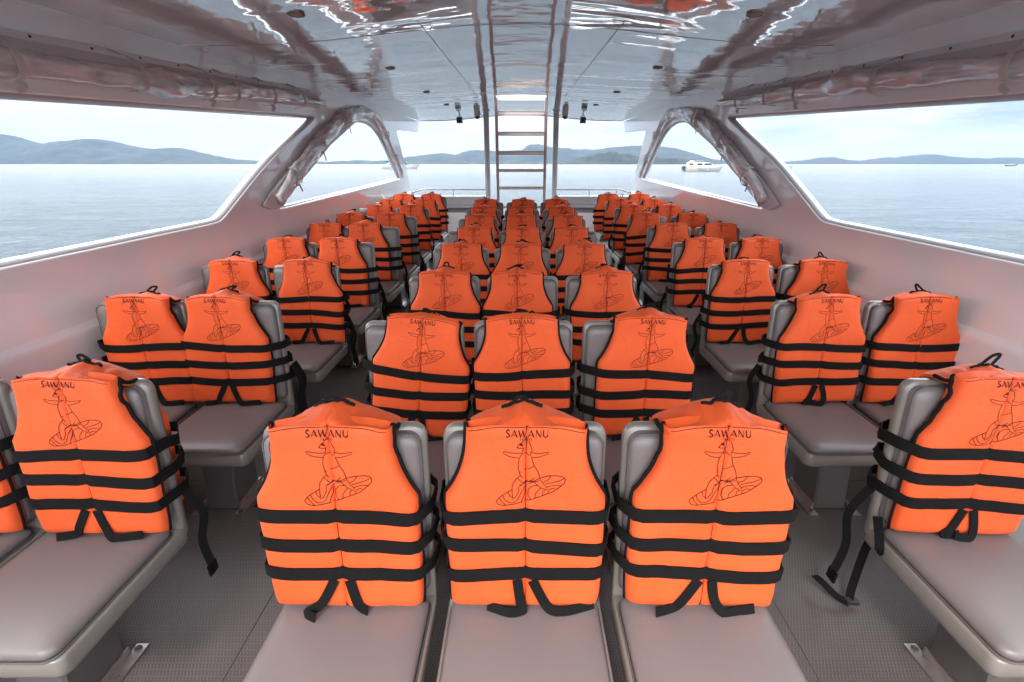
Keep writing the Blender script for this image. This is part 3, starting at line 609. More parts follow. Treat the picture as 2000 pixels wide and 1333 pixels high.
# ------------------------------------------------------------------ life jackets
Wp = [(0, 0.196), (0.04, 0.200), (0.15, 0.203), (0.325, 0.203), (0.336, 0.2015), (0.344, 0.197), (0.355, 0.189), (0.37, 0.1795), (0.39, 0.1695), (0.41, 0.161), (0.435, 0.1535), (0.46, 0.149), (0.49, 0.1465), (0.56, 0.147)]
VB = 0.540                                       # where the fabric starts to fold over the backrest
BT = 0.070                                       # backrest thickness
def wv(v): return interp(Wp, v)
class Jacket:
    def __init__(s, seed, dx, fold=1.0):
        s.seed = seed; s.dx = dx; s.fold = fold; s.r = random.Random(seed)
        s.pk = s.r.uniform(-0.022, 0.022); s.lift = s.r.uniform(-0.02, 0.014); s.sk = s.r.uniform(-0.05, 0.05); s.hm = s.r.uniform(-0.02, 0.02)
    def wr(s, u, v):
        q = Vector((u*9+s.seed*1.7, v*7, s.seed)); q2 = Vector((u*26, v*13+s.seed, 4.4+s.seed))
        e = min(1.0, abs(u)/max(1e-3, wv(min(v, VB)))) if u < 1.5 else 0
        top = math.exp(-((v-0.62)/0.07)**2)
        return noise.noise(q)*0.0036+noise.noise(q2)*(0.0016+0.006*top)*s.fold + 0.004*noise.noise(Vector((u*4, v*30, s.seed)))*(e**2)
    def t(s, u, v):
        e = min(1, abs(u)/wv(min(v, VB)))
        edge = (1-e**20)**0.5 if e < 1 else 0
        bot = min(1, max(0, v/0.018))**0.5
        ins = sum(math.exp(-((v-b)/0.018)**2) for b in (0.297, 0.210, 0.124))     # straps pull the foam in a little
        return 0.013+(0.034*edge)*bot-0.0008*ins*edge-0.007*math.exp(-(u/0.004)**2)*edge-0.006*math.exp(-((v-0.533)/0.008)**2)
    def F(s, u, v, off=0.0):
        """front face"""
        return Vector((u+0.006*noise.noise(Vector((s.seed, v*5, 3))), LEAN*v-0.016-s.t(u, v)+s.wr(u, v)-off, v+0.004+s.hm*u*(1-v/VB)))
    def FF(s, u, v, off=0.0):
        e = min(1.0, abs(u)/wv(min(v, VB)))
        return s.F(u, v-0.016*e**3*max(0.0, (v-0.45)/(VB-0.45)), off)
    def ridge(s, u):
        c = max(0.0, 1-abs((u-s.pk*0.5)/0.147)**1.2)
        return Vector((u, LEAN*VB+BT*0.42, 0.498+(0.060+s.lift)*c+s.sk*u*0.6 + 0.004*noise.noise(Vector((u*30, s.seed, 0)))))
    def top(s, u, q):
        a = s.FF(u, VB); r = s.ridge(u); c = Vector((u, a.y+0.006, r.z-0.004))
        p = a*(1-q)**2+c*2*q*(1-q)+r*q*q
        p.y += (noise.noise(Vector((u*34+s.seed, q*1.5, s.seed)))*0.013+noise.noise(Vector((u*15-s.seed, q*2, 7)))*0.014)*math.sin(math.pi*min(1, q*0.9+0.05))*s.fold
        cr_ = (u-s.pk)/(1.25-0.75*q); p.y += (noise.noise(Vector((cr_*55+s.seed, 0.3*q, s.seed)))*0.011+abs(noise.noise(Vector((cr_*38-s.seed, 2.2, 1))))*0.010)*math.sin(math.pi*min(1, q*0.75+0.12))*s.fold
        p.z += noise.noise(Vector((u*40+s.seed, q*1.5, s.seed+9)))*0.006*q*s.fold
        return p
    def B(s, u, v):
        """the panels hanging behind the backrest"""
        gap = 0.006*math.exp(-(u/0.006)**2)
        return Vector((u*0.86-s.dx*0.8, LEAN*v+BT+0.008+s.t(u, v)*0.8-gap+s.wr(u+3, v), v))
def build_jacket(seed, dx, tilt=0.0, straps='auto', near=True, tail=0, spiky=None):
    J = Jacket(seed, dx); rnd = random.Random(seed*13+5)
    root = thing('life_jacket', cat='life jacket')
    av = sorted(set([0, 0.012, 0.03] + [0.065+0.06*k for k in range(15)] + [0.95, 0.975, 0.99, 1.0])); av = [-a for a in av[::-1] if a > 0]+av
    vf = [0, 0.006, 0.014, 0.03, 0.05] + [0.075+0.02*k for k in range(23)]; vf = [v for v in vf if v < 0.52]+[0.526, 0.533, VB]
    rows = [[J.FF(a*wv(v), v) for a in av] for v in vf]
    rows += [[J.top(a*wv(VB), q) for a in av] for q in (0.15, 0.3, 0.45, 0.6, 0.75, 0.88, 1.0)]
    for q in (0.25, 0.5, 0.75):
        row = []
        for a in av:
            u = a*wv(VB); r = J.ridge(u); e = J.B(u, 0.45); c = Vector(((u*0.97+e.x)/2, e.y, r.z-0.01)); row.append(r*(1-q)**2+c*2*q*(1-q)+e*q*q)
        rows.append(row)
    rows += [[J.B(a*wv(v), v) for a in av] for v in (0.45, 0.43, 0.38, 0.33, 0.3, 0.26, 0.22, 0.175, 0.13, 0.09, 0.05, 0.02)]
    # inner skin, so the foam has an edge
    n = len(av); nr = len(rows); inner = []
    for j, row in enumerate(rows):
        ri = []
        for p in row:
            v = p.z
            if j < len(vf): q = Vector((p.x*0.985, LEAN*v-0.0165, v))
            elif j >= nr-12: q = Vector((p.x*0.985, LEAN*v+BT+0.002, v))
            else: q = p+Vector((0, 0.004 if j < len(vf)+4 else -0.003, -0.008))
            ri.append(q)
        inner.append(ri)
    mb = MB(); vs = [p for r in rows for p in r]+[p for r in inner for p in r]; fs = []; K = n*nr
    for j in range(nr-1):
        for i in range(n-1):
            a, b2, c, d = j*n+i, j*n+i+1, (j+1)*n+i+1, (j+1)*n+i
            fs += [(a, b2, c, d), (K+a, K+d, K+c, K+b2)]
        for i in (0, n-1): a, d = j*n+i, (j+1)*n+i; fs.append((a, d, K+d, K+a))
    for j in (0, nr-1):
        for i in range(n-1): a, b2 = j*n+i, j*n+i+1; fs.append((a, b2, K+b2, K+a))
    mb.add(vs, fs); mb.build('vest', M['orange'], root, angle=65)
    # armhole binding
    for s in (-1, 1):
        P = [J.FF(s*wv(v), v)+Vector((s*0.001, 0.004, 0)) for v in [0.0, 0.03, 0.08, 0.14, 0.2, 0.26]+[0.28+0.02*k for k in range(14)]]
        P += [J.top(s*wv(VB), q) for q in (0.3, 0.6, 1.0)]
        P = [p-Vector((0, 0.003, 0)) for p in P]
        mb = MB(); mb.tube(P, [0.0045 if p.z < 0.3 else 0.0065 for p in P], 6, up=Vector((0, 1, 0))); mb.build('armhole_binding', M['webbing'], root, angle=180)
    # collar binding and hanging loop
    us = [-0.05+0.005*k for k in range(21)]
    P = [J.ridge(J.pk+u)+Vector((0, -0.004+0.007*noise.noise(Vector((u*75, seed, 1))), 0.001+0.008*noise.noise(Vector((u*60, seed, 2))))) for u in us]
    mb = MB(); mb.tube(P, [0.0045+0.0025*abs(noise.noise(Vector((u*90, seed, 5)))) for u in us], 6, up=Vector((0, 1, 0))); col = mb.build('collar_binding', M['webbing'], root, angle=180)
    hgt = rnd.choice((0.002, 0.005, 0.008, 0.012, 0.018, 0.026)) if spiky is None else spiky*0.7; lean = rnd.uniform(-0.02, 0.03); b0 = J.ridge(J.pk)
    L = [b0+Vector((-0.016, 0, 0)), b0+Vector((-0.012+lean, 0.002, hgt)), b0+Vector((0.004+lean*1.4, 0.004, hgt*1.12)), b0+Vector((0.016, 0, 0))]
    mb = MB(); mb.ribbon(smooth_path(L, 5), 0.009, (0, -1, 0.2), 0.002); mb.build('hanging_loop', M['webbing'], root, angle=60)
    # three webbing belts round jacket and backrest
    for bi, vb in enumerate((0.297, 0.210, 0.124)):
        k1 = rnd.uniform(-0.008, 0.008); us = [-1+0.1*k for k in range(21)]; vs_ = []
        sh = math.tan(R(tilt))*vb; xsL = min(-BW/2-0.011-dx-sh, -wv(vb)-0.008); xsR = max(BW/2+0.011-dx-sh, wv(vb)+0.008)
        sag = lambda u: 0.004*math.sin(u*3+seed)+k1*u
        P = []; nrm = []
        def addp(p, nn): P.append(p); nrm.append(nn)
        bk = [(q) for q in (0.9, 0.5, 0, -0.5, -0.9)]
        fl = rnd.uniform(-0.012, 0.02)
        addp(Vector((xsL+0.03, LEAN*vb+BT+0.03, vb-0.012+fl)), (0, 1, 0)); addp(Vector((xsL-0.002, LEAN*vb+BT-0.01, vb-0.01+fl)), (-1, 0.3, 0))
        addp(Vector((xsL, LEAN*vb+0.02, vb+sag(-1)-0.004)), (-1, 0, 0)); addp(Vector((xsL+0.002, LEAN*vb-0.012, vb+sag(-1))), (-0.8, -0.6, 0))
        for a in us:
            u = a*(wv(vb)-0.001); v = vb+sag(a); uc = max(-0.93, min(0.93, a))*wv(vb); q = J.F(uc, v); lo = J.F(uc, v-0.017); hi_ = J.F(uc, v+0.017)
            y = min(q.y, lo.y, hi_.y)-0.0025+(0.006 if abs(a) > 0.99 else 0); addp(Vector((u, y, v)), (0, -1, LEAN) if abs(a) < 0.95 else (a*0.5, -1, 0))
        addp(Vector((xsR-0.002, LEAN*vb-0.012, vb+sag(1))), (0.8, -0.6, 0)); addp(Vector((xsR, LEAN*vb+0.02, vb+sag(1)-0.004)), (1, 0, 0))
        fl = rnd.uniform(-0.012, 0.02)
        addp(Vector((xsR+0.002, LEAN*vb+BT-0.01, vb-0.01+fl)), (1, 0.3, 0)); addp(Vector((xsR-0.03, LEAN*vb+BT+0.03, vb-0.012+fl)), (0, 1, 0))
        for q in bk: addp(Vector((q*0.19, J.B(q*0.19, vb).y+0.004, vb-0.01)), (0, 1, 0))
        P.append(P[0].copy()); nrm.append(nrm[0])
        mb = MB(); mb.ribbon(P, 0.037, nrm, 0.0035); mb.build('belt', M['webbing'], root, angle=50)
    # print: lettering and line emblem, laid on the fabric
    mb = MB()
    def stroke(pts, w, du=0, dv=0, sub=True):
        Q = []
        for a, b2 in zip(pts, pts[1:]):
            L_ = math.dist(a, b2); k = max(1, int(L_/0.008)) if sub else 1
            for i in range(k): Q.append((a[0]+(b2[0]-a[0])*i/k, a[1]+(b2[1]-a[1])*i/k))
        Q.append(pts[-1]); m_ = len(Q); vs = []
        for i, (u, v) in enumerate(Q):
            a, b2 = Q[max(i-1, 0)], Q[min(i+1, m_-1)]; L_ = math.dist(a, b2) or 1; nx_, ny_ = -(b2[1]-a[1])/L_*w/2, (b2[0]-a[0])/L_*w/2
            vs += [J.F(u+nx_, v+ny_, 0.0016), J.F(u-nx_, v-ny_, 0.0016)]
        mb.add(vs, [(2*i, 2*i+1, 2*i+3, 2*i+2) for i in range(m_-1)])
    for pts, w in letters('SAWANU', -0.049, 0.511, 0.017, 0.101): stroke(pts, w*1.05)
    for pts, w in letters('TRAVEL', -0.016, 0.5025, 0.006, 0.031): stroke(pts, w*1.0)
    for pl, w in EMBLEM:
        pts = [((x-1000)*0.000197, 0.325+(965-y)*0.000217) for x, y in pl]; stroke(pts, w)
    mb.build('printed_emblem', M['ink'], root, smooth=False)
    mb = MB(); vs = []
    Q = [0.002+0.0138*k for k in range(40)]; vs = []
    for v in Q: y = J.F(0, v).y-0.0012; vs += [Vector((-0.0013, y, v)), Vector((0.0013, y, v))]
    mb.add(vs, [(2*i, 2*i+1, 2*i+3, 2*i+2) for i in range(len(Q)-1)])
    us = [-0.144+0.0072*k for k in range(41)]; vs = []
    for u in us: vs += [J.FF(u, 0.5323, 0.001), J.FF(u, 0.5340, 0.001)]
    mb.add(vs, [(2*i, 2*i+1, 2*i+3, 2*i+2) for i in range(len(us)-1)]); mb.build('stitching', M['ink'], root, smooth=False)
    # crotch straps dropping from the lowest belt on to the seat
    def strap(P, w=0.026, nrm=(0, -1, 0.35)):
        mb = MB(); mb.ribbon(smooth_path(P, 6), w, nrm, 0.003); return mb.build('crotch_strap', M['webbing'], root, angle=50)
    y0 = J.F(0, 0.05).y
    kinds = {'A': ([(-0.02, 0.108), (-0.055, 0.045), (-0.075, 0.012), (-0.125, 0.006, -0.03)], [(0.015, 0.108), (0.03, 0.045), (0.055, 0.012, -0.02), (0.10, 0.006, -0.02), (0.14, 0.02, 0.0)]),
             'B': ([(-0.02, 0.108), (-0.01, 0.03), (-0.005, 0.007, -0.02), (-0.04, 0.005, -0.03), (-0.10, 0.008, 0.0)], [(0.02, 0.108), (0.055, 0.03), (0.08, 0.008, -0.02), (0.12, 0.006, -0.02), (0.185, 0.02, 0.01)]),
             'C': ([(-0.02, 0.108), (-0.06, 0.035), (-0.095, 0.006, -0.03), (-0.07, 0.005, -0.05)], [(0.02, 0.108), (0.035, 0.04), (0.045, 0.012), (0.06, 0.006, -0.02)]),
             'D': ([(-0.015, 0.108), (-0.035, 0.04), (-0.05, 0.008, -0.01), (0.0, 0.006, -0.02)], [(0.015, 0.108), (0.035, 0.045), (0.02, 0.012, -0.02), (-0.02, 0.006, -0.02)]),
             'E': ([(-0.01, 0.108), (0.04, 0.045), (0.07, 0.012), (0.02, 0.006, -0.02), (-0.08, 0.006, -0.01), (-0.2, 0.01, 0.0)], [(0.02, 0.108), (-0.01, 0.04), (-0.03, 0.008, -0.02)])}
    kk = straps if straps in kinds else rnd.choice('AABCDE')
    for pl in kinds[kk]:
        P = [Vector((u_[0], (J.F(u_[0], max(0.0, u_[1])).y-0.006)+(u_[2] if len(u_) > 2 else 0)*0.8, max(0.016, u_[1]))) for u_ in pl]; strap(P)
    # buckled strap ends hanging at the aisle side
    if tail:
        s = tail
        for q in range(rnd.choice((1, 2, 2))):
            x = s*(BW/2+0.02)-dx; z0 = rnd.choice((0.17, 0.09)); yb = 0.06+0.03*q; dz = rnd.uniform(0.22, 0.36)
            P = [Vector((x-s*0.01, yb, z0)), Vector((x+s*0.015, yb+0.02, z0-dz*0.35)), Vector((x+s*0.0, yb+0.0, z0-dz*0.7)), Vector((x+s*0.02, yb-0.015, z0-dz))]
            mb = MB(); mb.ribbon(smooth_path(P, 6), 0.026, (s, -0.6, 0), 0.003)
            e = P[-1]; mb.add([e+Vector((a, b2, c)) for a in (-0.004, 0.004) for b2 in (-0.02, 0.02) for c in (-0.045, 0)], [(0, 1, 3, 2), (4, 6, 7, 5), (0, 4, 5, 1), (2, 3, 7, 6), (0, 2, 6, 4), (1, 5, 7, 3)])
            mb.build('loose_strap', M['webbing'], root, angle=50)
    return root
# lettering built from strokes: (polyline, thick?) in a unit-high box
GL = {'S': (0.55, [([(0.5, 0.88), (0.36, 0.98), (0.18, 0.97), (0.07, 0.82), (0.12, 0.64), (0.28, 0.53)], 1), ([(0.28, 0.53), (0.44, 0.42), (0.5, 0.24), (0.4, 0.06), (0.2, 0.01), (0.03, 0.12)], 1)]),
      'A': (0.82, [([(0.02, 0), (0.41, 1)], 0), ([(0.39, 1), (0.8, 0)], 1), ([(0.2, 0.33), (0.62, 0.33)], 0)]),
      'W': (1.1, [([(0.0, 1), (0.3, 0)], 1), ([(0.3, 0), (0.55, 0.95)], 0), ([(0.53, 1), (0.82, 0)], 1), ([(0.82, 0), (1.08, 1)], 0)]),
      'N': (0.82, [([(0.1, 0), (0.1, 1)], 0), ([(0.08, 1), (0.72, 0)], 1), ([(0.73, 0), (0.73, 1)], 0)]),
      'U': (0.78, [([(0.1, 1), (0.1, 0.35), (0.18, 0.1), (0.38, 0.0), (0.58, 0.1), (0.66, 0.35)], 1), ([(0.66, 0.35), (0.66, 1)], 0)]),
      'T': (0.66, [([(0.02, 0.98), (0.64, 0.98)], 0), ([(0.33, 1), (0.33, 0)], 1)]),
      'R': (0.62, [([(0.12, 0), (0.12, 1)], 1), ([(0.12, 0.98), (0.42, 0.94), (0.5, 0.76), (0.4, 0.56), (0.14, 0.5)], 0), ([(0.3, 0.5), (0.6, 0)], 1)]),
      'V': (0.76, [([(0.02, 1), (0.38, 0)], 1), ([(0.38, 0), (0.74, 1)], 0)]),
      'E': (0.54, [([(0.1, 0), (0.1, 1)], 1), ([(0.1, 0.98), (0.48, 0.98)], 0), ([(0.1, 0.52), (0.42, 0.52)], 0), ([(0.1, 0.02), (0.5, 0.02)], 0)]),
      'L': (0.52, [([(0.1, 1), (0.1, 0)], 1), ([(0.1, 0.02), (0.5, 0.02)], 0)])}
def letters(text, u0, v0, h, width):
    tot = sum(GL[c][0] if c != ' ' else 0.45 for c in text)+0.16*(len(text)-1); k = width/tot; x = u0; out = []
    for c in text:
        if c == ' ': x += 0.6*k; continue
        for pl, th in GL[c][1]: out.append(([(x+a*k, v0+b2*h) for a, b2 in pl], h*(0.17 if th else 0.075)))
        x += (GL[c][0]+0.16)*k
    return out
LW = 0.0017
EMBLEM = [([(945,300),(860,300),(780,290),(735,275),(722,285),(735,305),(790,335),(850,350),(920,357)], LW),
 ([(1065,290),(1130,305),(1200,300),(1285,285),(1270,305),(1220,330),(1150,350),(1080,358)], LW),
 ([(890,225),(915,200),(940,180),(965,150),(985,140),(1010,160),(1040,165),(1045,190),(1060,220),(1075,265),(1062,275),(1060,325),(1040,330),(1010,310),(985,300),(960,315),(950,300),(968,260),(968,240)], LW),
 ([(890,225),(890,235),(930,245),(960,240),(975,230)], LW), ([(920,182),(960,212)], 0.004), ([(950,182),(926,206)], 0.003), ([(888,228),(902,222)], 0.003),
 ([(945,315),(920,360),(908,430),(915,500),(930,560),(960,605)], LW),
 ([(1068,340),(1080,390),(1105,455),(1150,530),(1170,590),(1180,630),(1220,690),(1265,735),(1265,755),(1220,770),(1225,755)], LW),
 ([(920,530),(990,515),(1050,485),(1105,455)], LW),
 ([(935,575),(890,610),(845,670),(830,730),(830,800),(840,885),(870,860),(910,790),(915,720),(960,685),(1010,655),(1060,640),(1105,605)], LW),
 ([(900,610),(965,670)], LW), ([(1060,640),(1100,655),(1150,700),(1190,735),(1240,750)], LW), ([(925,710),(1000,660),(1090,650)], LW*1.4),
 ([(1180,610),(1300,580),(1400,575),(1470,590),(1490,620),(1480,660),(1420,720),(1330,785),(1200,835),(1080,880),(950,925),(850,950),(740,965),(670,955),(632,915),(650,880),(700,835),(780,785),(828,758)], LW*1.15),
 ([(925,700),(1010,665),(1100,645),(1180,610)], LW), ([(672,862),(700,910),(755,962)], LW),
 ([(712,830),(740,890),(790,930),(850,930),(900,890),(940,800),(1000,710),(1060,670),(1170,640)], LW), ([(780,785),(800,840),(835,865)], LW),
 ([(1310,585),(1270,640),(1215,665)], LW), ([(1480,605),(1400,645),(1240,690)], LW), ([(1430,700),(1350,695),(1260,725)], LW),
 ([(1365,745),(1330,735),(1290,760),(1270,800)], LW), ([(1060,885),(1025,830),(1030,750),(1080,710),(1150,700)], LW),
 ([(1115,865),(1120,810),(1180,735)], LW), ([(1205,830),(1210,790),(1215,770)], LW), ([(940,930),(990,810),(1000,740)], LW)]

# ------------------------------------------------------------------ place them
ORD = ['first', 'second', 'third', 'fourth', 'fifth', 'sixth', 'seventh', 'eighth', 'ninth']
CEN_Y = [1.0, 1.815, 2.63, 3.43, 4.18, 4.94, 5.67, 6.477]
SID_Y = [1.256, 2.12, 2.91, 3.65, 4.40, 5.09, 5.81, 6.475, 7.2]
DXC = {(0, 0): -0.012, (0, 1): 0.0, (0, 2): 0.006, (1, 0): 0.002, (1, 1): 0.0, (1, 2): 0.043, (2, 0): 0.006, (2, 1): -0.028, (2, 2): 0.027, (3, 0): 0.014, (3, 1): -0.013, (3, 2): -0.006, (4, 0): 0.04, (4, 1): 0.01, (4, 2): -0.015}
DXI = {-1: [0.018, -0.04, 0.03, -0.045, -0.08, -0.052, 0.02, 0.03, -0.01], 1: [-0.002, 0.022, 0.005, 0.02, 0.016, -0.026, 0.0, -0.02, -0.035]}
DXO = {-1: [0.0, 0.0, 0.003, -0.008, -0.02, -0.035, 0.055, 0.03, 0.03], 1: [0.0, 0.06, 0.048, 0.026, 0.022, 0.01, -0.005, -0.025, -0.03]}
XI = {-1: [0.05, -0.01, 0.055, -0.025, -0.07, -0.04, 0.03, 0.04, 0.0], 1: [-0.01, -0.008, -0.02, 0.0, 0.0, -0.04, -0.01, -0.03, -0.045]}
DXO = {-1: [0.0, 0.04, 0.03, 0.016, 0.0, -0.018, 0.07, 0.04, 0.04], 1: [0.0, 0.016, 0.015, 0.0, 0.0, -0.01, -0.02, -0.04, -0.045]}
XI = {-1: [1.15, 1.18, 1.185, 1.175, 1.16, 1.14, 1.14, 1.135, 1.13], 1: [1.185, 1.225, 1.215, 1.205, 1.195, 1.165, 1.15, 1.155, 1.145]}
spots = []
for r_, y in enumerate(CEN_Y):
    for c_ in range(3): spots.append((r_, y, (c_-1)*0.463+0.009, 'C', c_, DXC.get((r_, c_), random.Random(r_*7+c_).uniform(-0.02, 0.03))))
for s in (-1, 1):
    for r_, y in enumerate(SID_Y):
        x = s*XI[s][r_]
        spots.append((r_, y, x+s*BW/2, 'L' if s < 0 else 'R', 0, DXI[s][r_]))
        if not (r_ == 0 and s > 0): spots.append((r_, y, x+s*(BW/2+0.458), 'L' if s < 0 else 'R', 1, DXO[s][r_]))
proto = make_seat(); first = True
TILT = {('C', 1, 0): 6.0, ('C', 1, 2): 1.5, ('R', 0, 0): 3.0, ('L', 2, 0): 1.5, ('R', 2, 1): 2.0, ('C', 0, 0): 0.6, ('L', 0, 0): 0.8, ('C', 0, 1): 0.4}
STR = {('C', 0, 0): 'C', ('C', 0, 1): 'B', ('C', 0, 2): 'A', ('C', 1, 0): 'A', ('L', 0, 0): 'A', ('R', 0, 0): 'D', ('R', 1, 0): 'D', ('L', 1, 0): 'A'}
SPK = {('C', 0, 0): 0.008, ('C', 0, 1): 0.008, ('C', 0, 2): 0.022, ('L', 0, 0): 0.02, ('R', 0, 0): 0.04, ('R', 1, 0): 0.035, ('R', 2, 1): 0.035, ('L', 1, 1): 0.03, ('L', 1, 0): 0.015, ('C', 1, 0): 0.01, ('C', 1, 1): 0.006}
for i, (r_, y, x, blk, col, dx) in enumerate(spots):
    y0 = y-LEAN*0.545-0.015; z0 = deck(y0)
    s_ = proto if first else copy_tree(proto); first = False
    s_.location = (x, y0, z0)
    if blk == 'C': where = '%s seat of the %s centre row from the camera' % (('left', 'middle', 'right')[col], ORD[r_])
    else: where = '%s seat of the %s row in the %s block' % (('aisle', 'window')[col], ORD[r_], 'left' if blk == 'L' else 'right')
    s_['label'] = 'taupe padded seat, the '+where; s_['group'] = 'taupe padded passenger seats in rows'
    tail = 0
    if blk == 'L' and col == 0 and r_ < 7: tail = 1
    if blk == 'R' and col == 0 and r_ < 7: tail = -1
    tl = TILT.get((blk, r_, col), random.Random(i).uniform(-1.6, 1.6)); j = build_jacket(i*1.37+0.5, dx, tilt=tl, straps=STR.get((blk, r_, col), 'auto'), tail=tail, spiky=SPK.get((blk, r_, col)))
    j.location = (x+dx, y0, z0+SH+0.010); j.rotation_euler = (0, R(tl), 0)
    j['label'] = 'orange life jacket on the '+where; j['group'] = 'orange life jackets hung over the seats'
    jx = j
    if (blk, r_, col) == ('R', 0, 0):       # the strap that reaches down to the deck in the right aisle
        inv = Vector(j.location)
        A = [Vector((x-BW/2-0.01, y0+0.0, z0+SH+0.03)), Vector((x-BW/2-0.03, y0-0.07, z0+SH-0.05)), atZ(1700, 1065, z0+0.2), atZ(1672, 1150, z0+0.05), atZ(1668, 1180, z0+0.012)]
        B2 = [atZ(1665, 1182, z0+0.012), atZ(1640, 1168, z0+0.03), atZ(1612, 1142, z0+0.05), atZ(1598, 1130, z0+0.045)]
        mb = MB(); mb.ribbon([p-inv for p in smooth_path(A, 6)], 0.026, (-1, -0.7, 0.3), 0.003); mb.build('trailing_strap', M['webbing'], j, angle=50)
        mb = MB(); mb.ribbon([p-inv for p in smooth_path(B2, 6)], 0.028, (0, -0.4, 1), 0.003); mb.build('strap_end', M['webbing'], j, angle=50)
        mb = MB(); e = atZ(1672, 1178, z0+0.016)-inv; mb.box(e.x-0.022, e.x+0.022, e.y-0.012, e.y+0.012, e.z-0.008, e.z+0.006); mb.build('buckle', M['dark'], j, smooth=False)
# polished beam under the first centre row
mb = MB(); zB = deck(0.8)+0.09
mb.box(-0.66, 0.66, 0.66, 0.74, zB, zB+0.055); o = tag(mb.build('seat_beam', M['steel'], smooth=False), 'polished steel beam across the deck under the first centre row', 'beam')
bv = o.modifiers.new('b', 'BEVEL'); bv.width = 0.01; bv.segments = 3
mb = MB()
for xx in (-0.463, 0.0, 0.463): mb.box(xx-0.02, xx+0.02, 0.67, 0.73, deck(0.8)+0.002, zB)
mb.build('beam_feet', M['pedestal'], o, smooth=False)

# ------------------------------------------------------------------ boats
def hull(L, beam, h, bow=0.35, z0=-0.2, sheer=0.25, flare=0.25):
    """bow towards +x, stern at x=0; returns builder"""
    mb = MB(); rings = []; nS = 22
    for k in range(nS+1):
        f = k/nS; x = L*f
        w = beam/2*(1-max(0, (f-(1-bow))/bow)**2.2) if f > 1-bow else beam/2
        w = max(w, 0.02); top = h+sheer*h*max(0, f-0.4)**1.5*2; kx = x-(0.12*L)*max(0, (f-0.7)/0.3)**2*0
        kw = w*(1-flare); rake = 0.10*L*max(0, (f-0.6)/0.4)**1.6
        rings.append([(x, -w, top), (x-rake*0.5, -w*0.97, top*0.55), (x-rake, -kw, 0.02), (x-rake, -kw*0.5, z0), (x-rake, kw*0.5, z0), (x-rake, kw, 0.02), (x-rake*0.5, w*0.97, top*0.55), (x, w, top)])
    mb.rings(rings); return mb
def place(root, px, py_water, px_end, face=1):
    p = atZ(px, py_water, 0.0); root.location = (p.x, p.y, 0); return p.y
def blen(px0, px1, py):   # real length spanned on the water
    return (atZ(px1, py, 0.0)-atZ(px0, py, 0.0)).length
# tour boat
root = thing('tour_boat', label='white passenger tour boat lettered SAWANU TRAVEL moored behind the right opening', cat='boat')
YB = 335.5; Lr = blen(1337, 1412, YB); place(root, 1337, YB, 1412); u = Lr/15
hull(Lr, 3.9*u, 1.75*u, bow=0.45, sheer=0.12).build('hull', M['bwhite'], root)
def prism(outline, y0, y1, name, mat, parent, inset=0.0, ins_y=0.0):
    mb = MB(); cx = sum(p[0] for p in outline)/len(outline); cz = sum(p[1] for p in outline)/len(outline)
    mb.rings([[(x*u, y0*u, z*u) for x, z in outline], [(x*u, y1*u, z*u) for x, z in outline]]); o = mb.build(name, mat, parent, angle=30); return o
cab = prism([(1.0, 1.7), (11.6, 1.75), (10.9, 2.3), (9.2, 3.1), (7.6, 3.35), (1.2, 3.4), (0.9, 3.2)], -1.6, 1.6, 'cabin', M['bwhite'], root)
for a0_, a1_ in ((0.9, 2.6), (3.9, 6.2), (6.6, 9.6)):
    prism([(a0_, 2.35), (a0_+0.35, 2.95), (a1_-0.3, 2.95), (a1_+(0.25 if a1_ > 9 else 0), 2.35)], -1.64, -1.605, 'window', M['bglass'], cab)
prism([(1.4, 1.0), (2.6, 1.0), (2.6, 2.2), (1.4, 2.2)], -1.97, -1.9, 'side_locker', simple('yellow_life_ring', (0.45, 0.36, 0.08), 0.6), root)
prism([(1.2, 3.42), (3.2, 3.42), (3.1, 4.0), (1.9, 4.05), (1.7, 3.6)], -0.5, 0.5, 'upper_bridge', M['bwhite'], root)
prism([(3.6, 3.42), (7.2, 3.42), (7.0, 3.6), (3.7, 3.6)], -1.2, 1.2, 'roof_rack', M['bgrey'], root)
mb = MB()
for xx in (2.0, 3.5, 5.0, 6.5): mb.tube([(xx*u, -1.2*u, 3.4*u), (xx*u, -1.2*u, 4.0*u)], 0.04*u, 5)
mb.tube([(2.0*u, -1.2*u, 4.0*u), (6.5*u, -1.2*u, 4.0*u)], 0.04*u, 5); mb.build('roof_railing', M['bwhite'], root)
for yy in (-0.9, 0, 0.9):
    prism([(-1.2, 0.2), (-0.2, 0.5), (-0.2, 1.9), (-0.9, 2.1), (-1.1, 1.6), (-0.8, 0.9)], yy-0.22, yy+0.22, 'outboard_motor', M['dark'], root)
mb = MB()
for pts, w in letters('SAWANU TRAVEL', 4.2*u, 0.45*u, 0.75*u, 7.6*u):
    for a, b2 in zip(pts, pts[1:]):
        L_ = math.dist(a, b2) or 1; w_ = max(w, 0.09*u); nx_, nz_ = -(b2[1]-a[1])/L_*w_/2, (b2[0]-a[0])/L_*w_/2; yy = -1.99*u
        mb.add([(a[0]+nx_, yy, a[1]+nz_), (a[0]-nx_, yy, a[1]-nz_), (b2[0]-nx_, yy, b2[1]-nz_), (b2[0]+nx_, yy, b2[1]+nz_)], [(0, 1, 2, 3)])
mb.build('lettering', M['bgrey'], root, smooth=False)
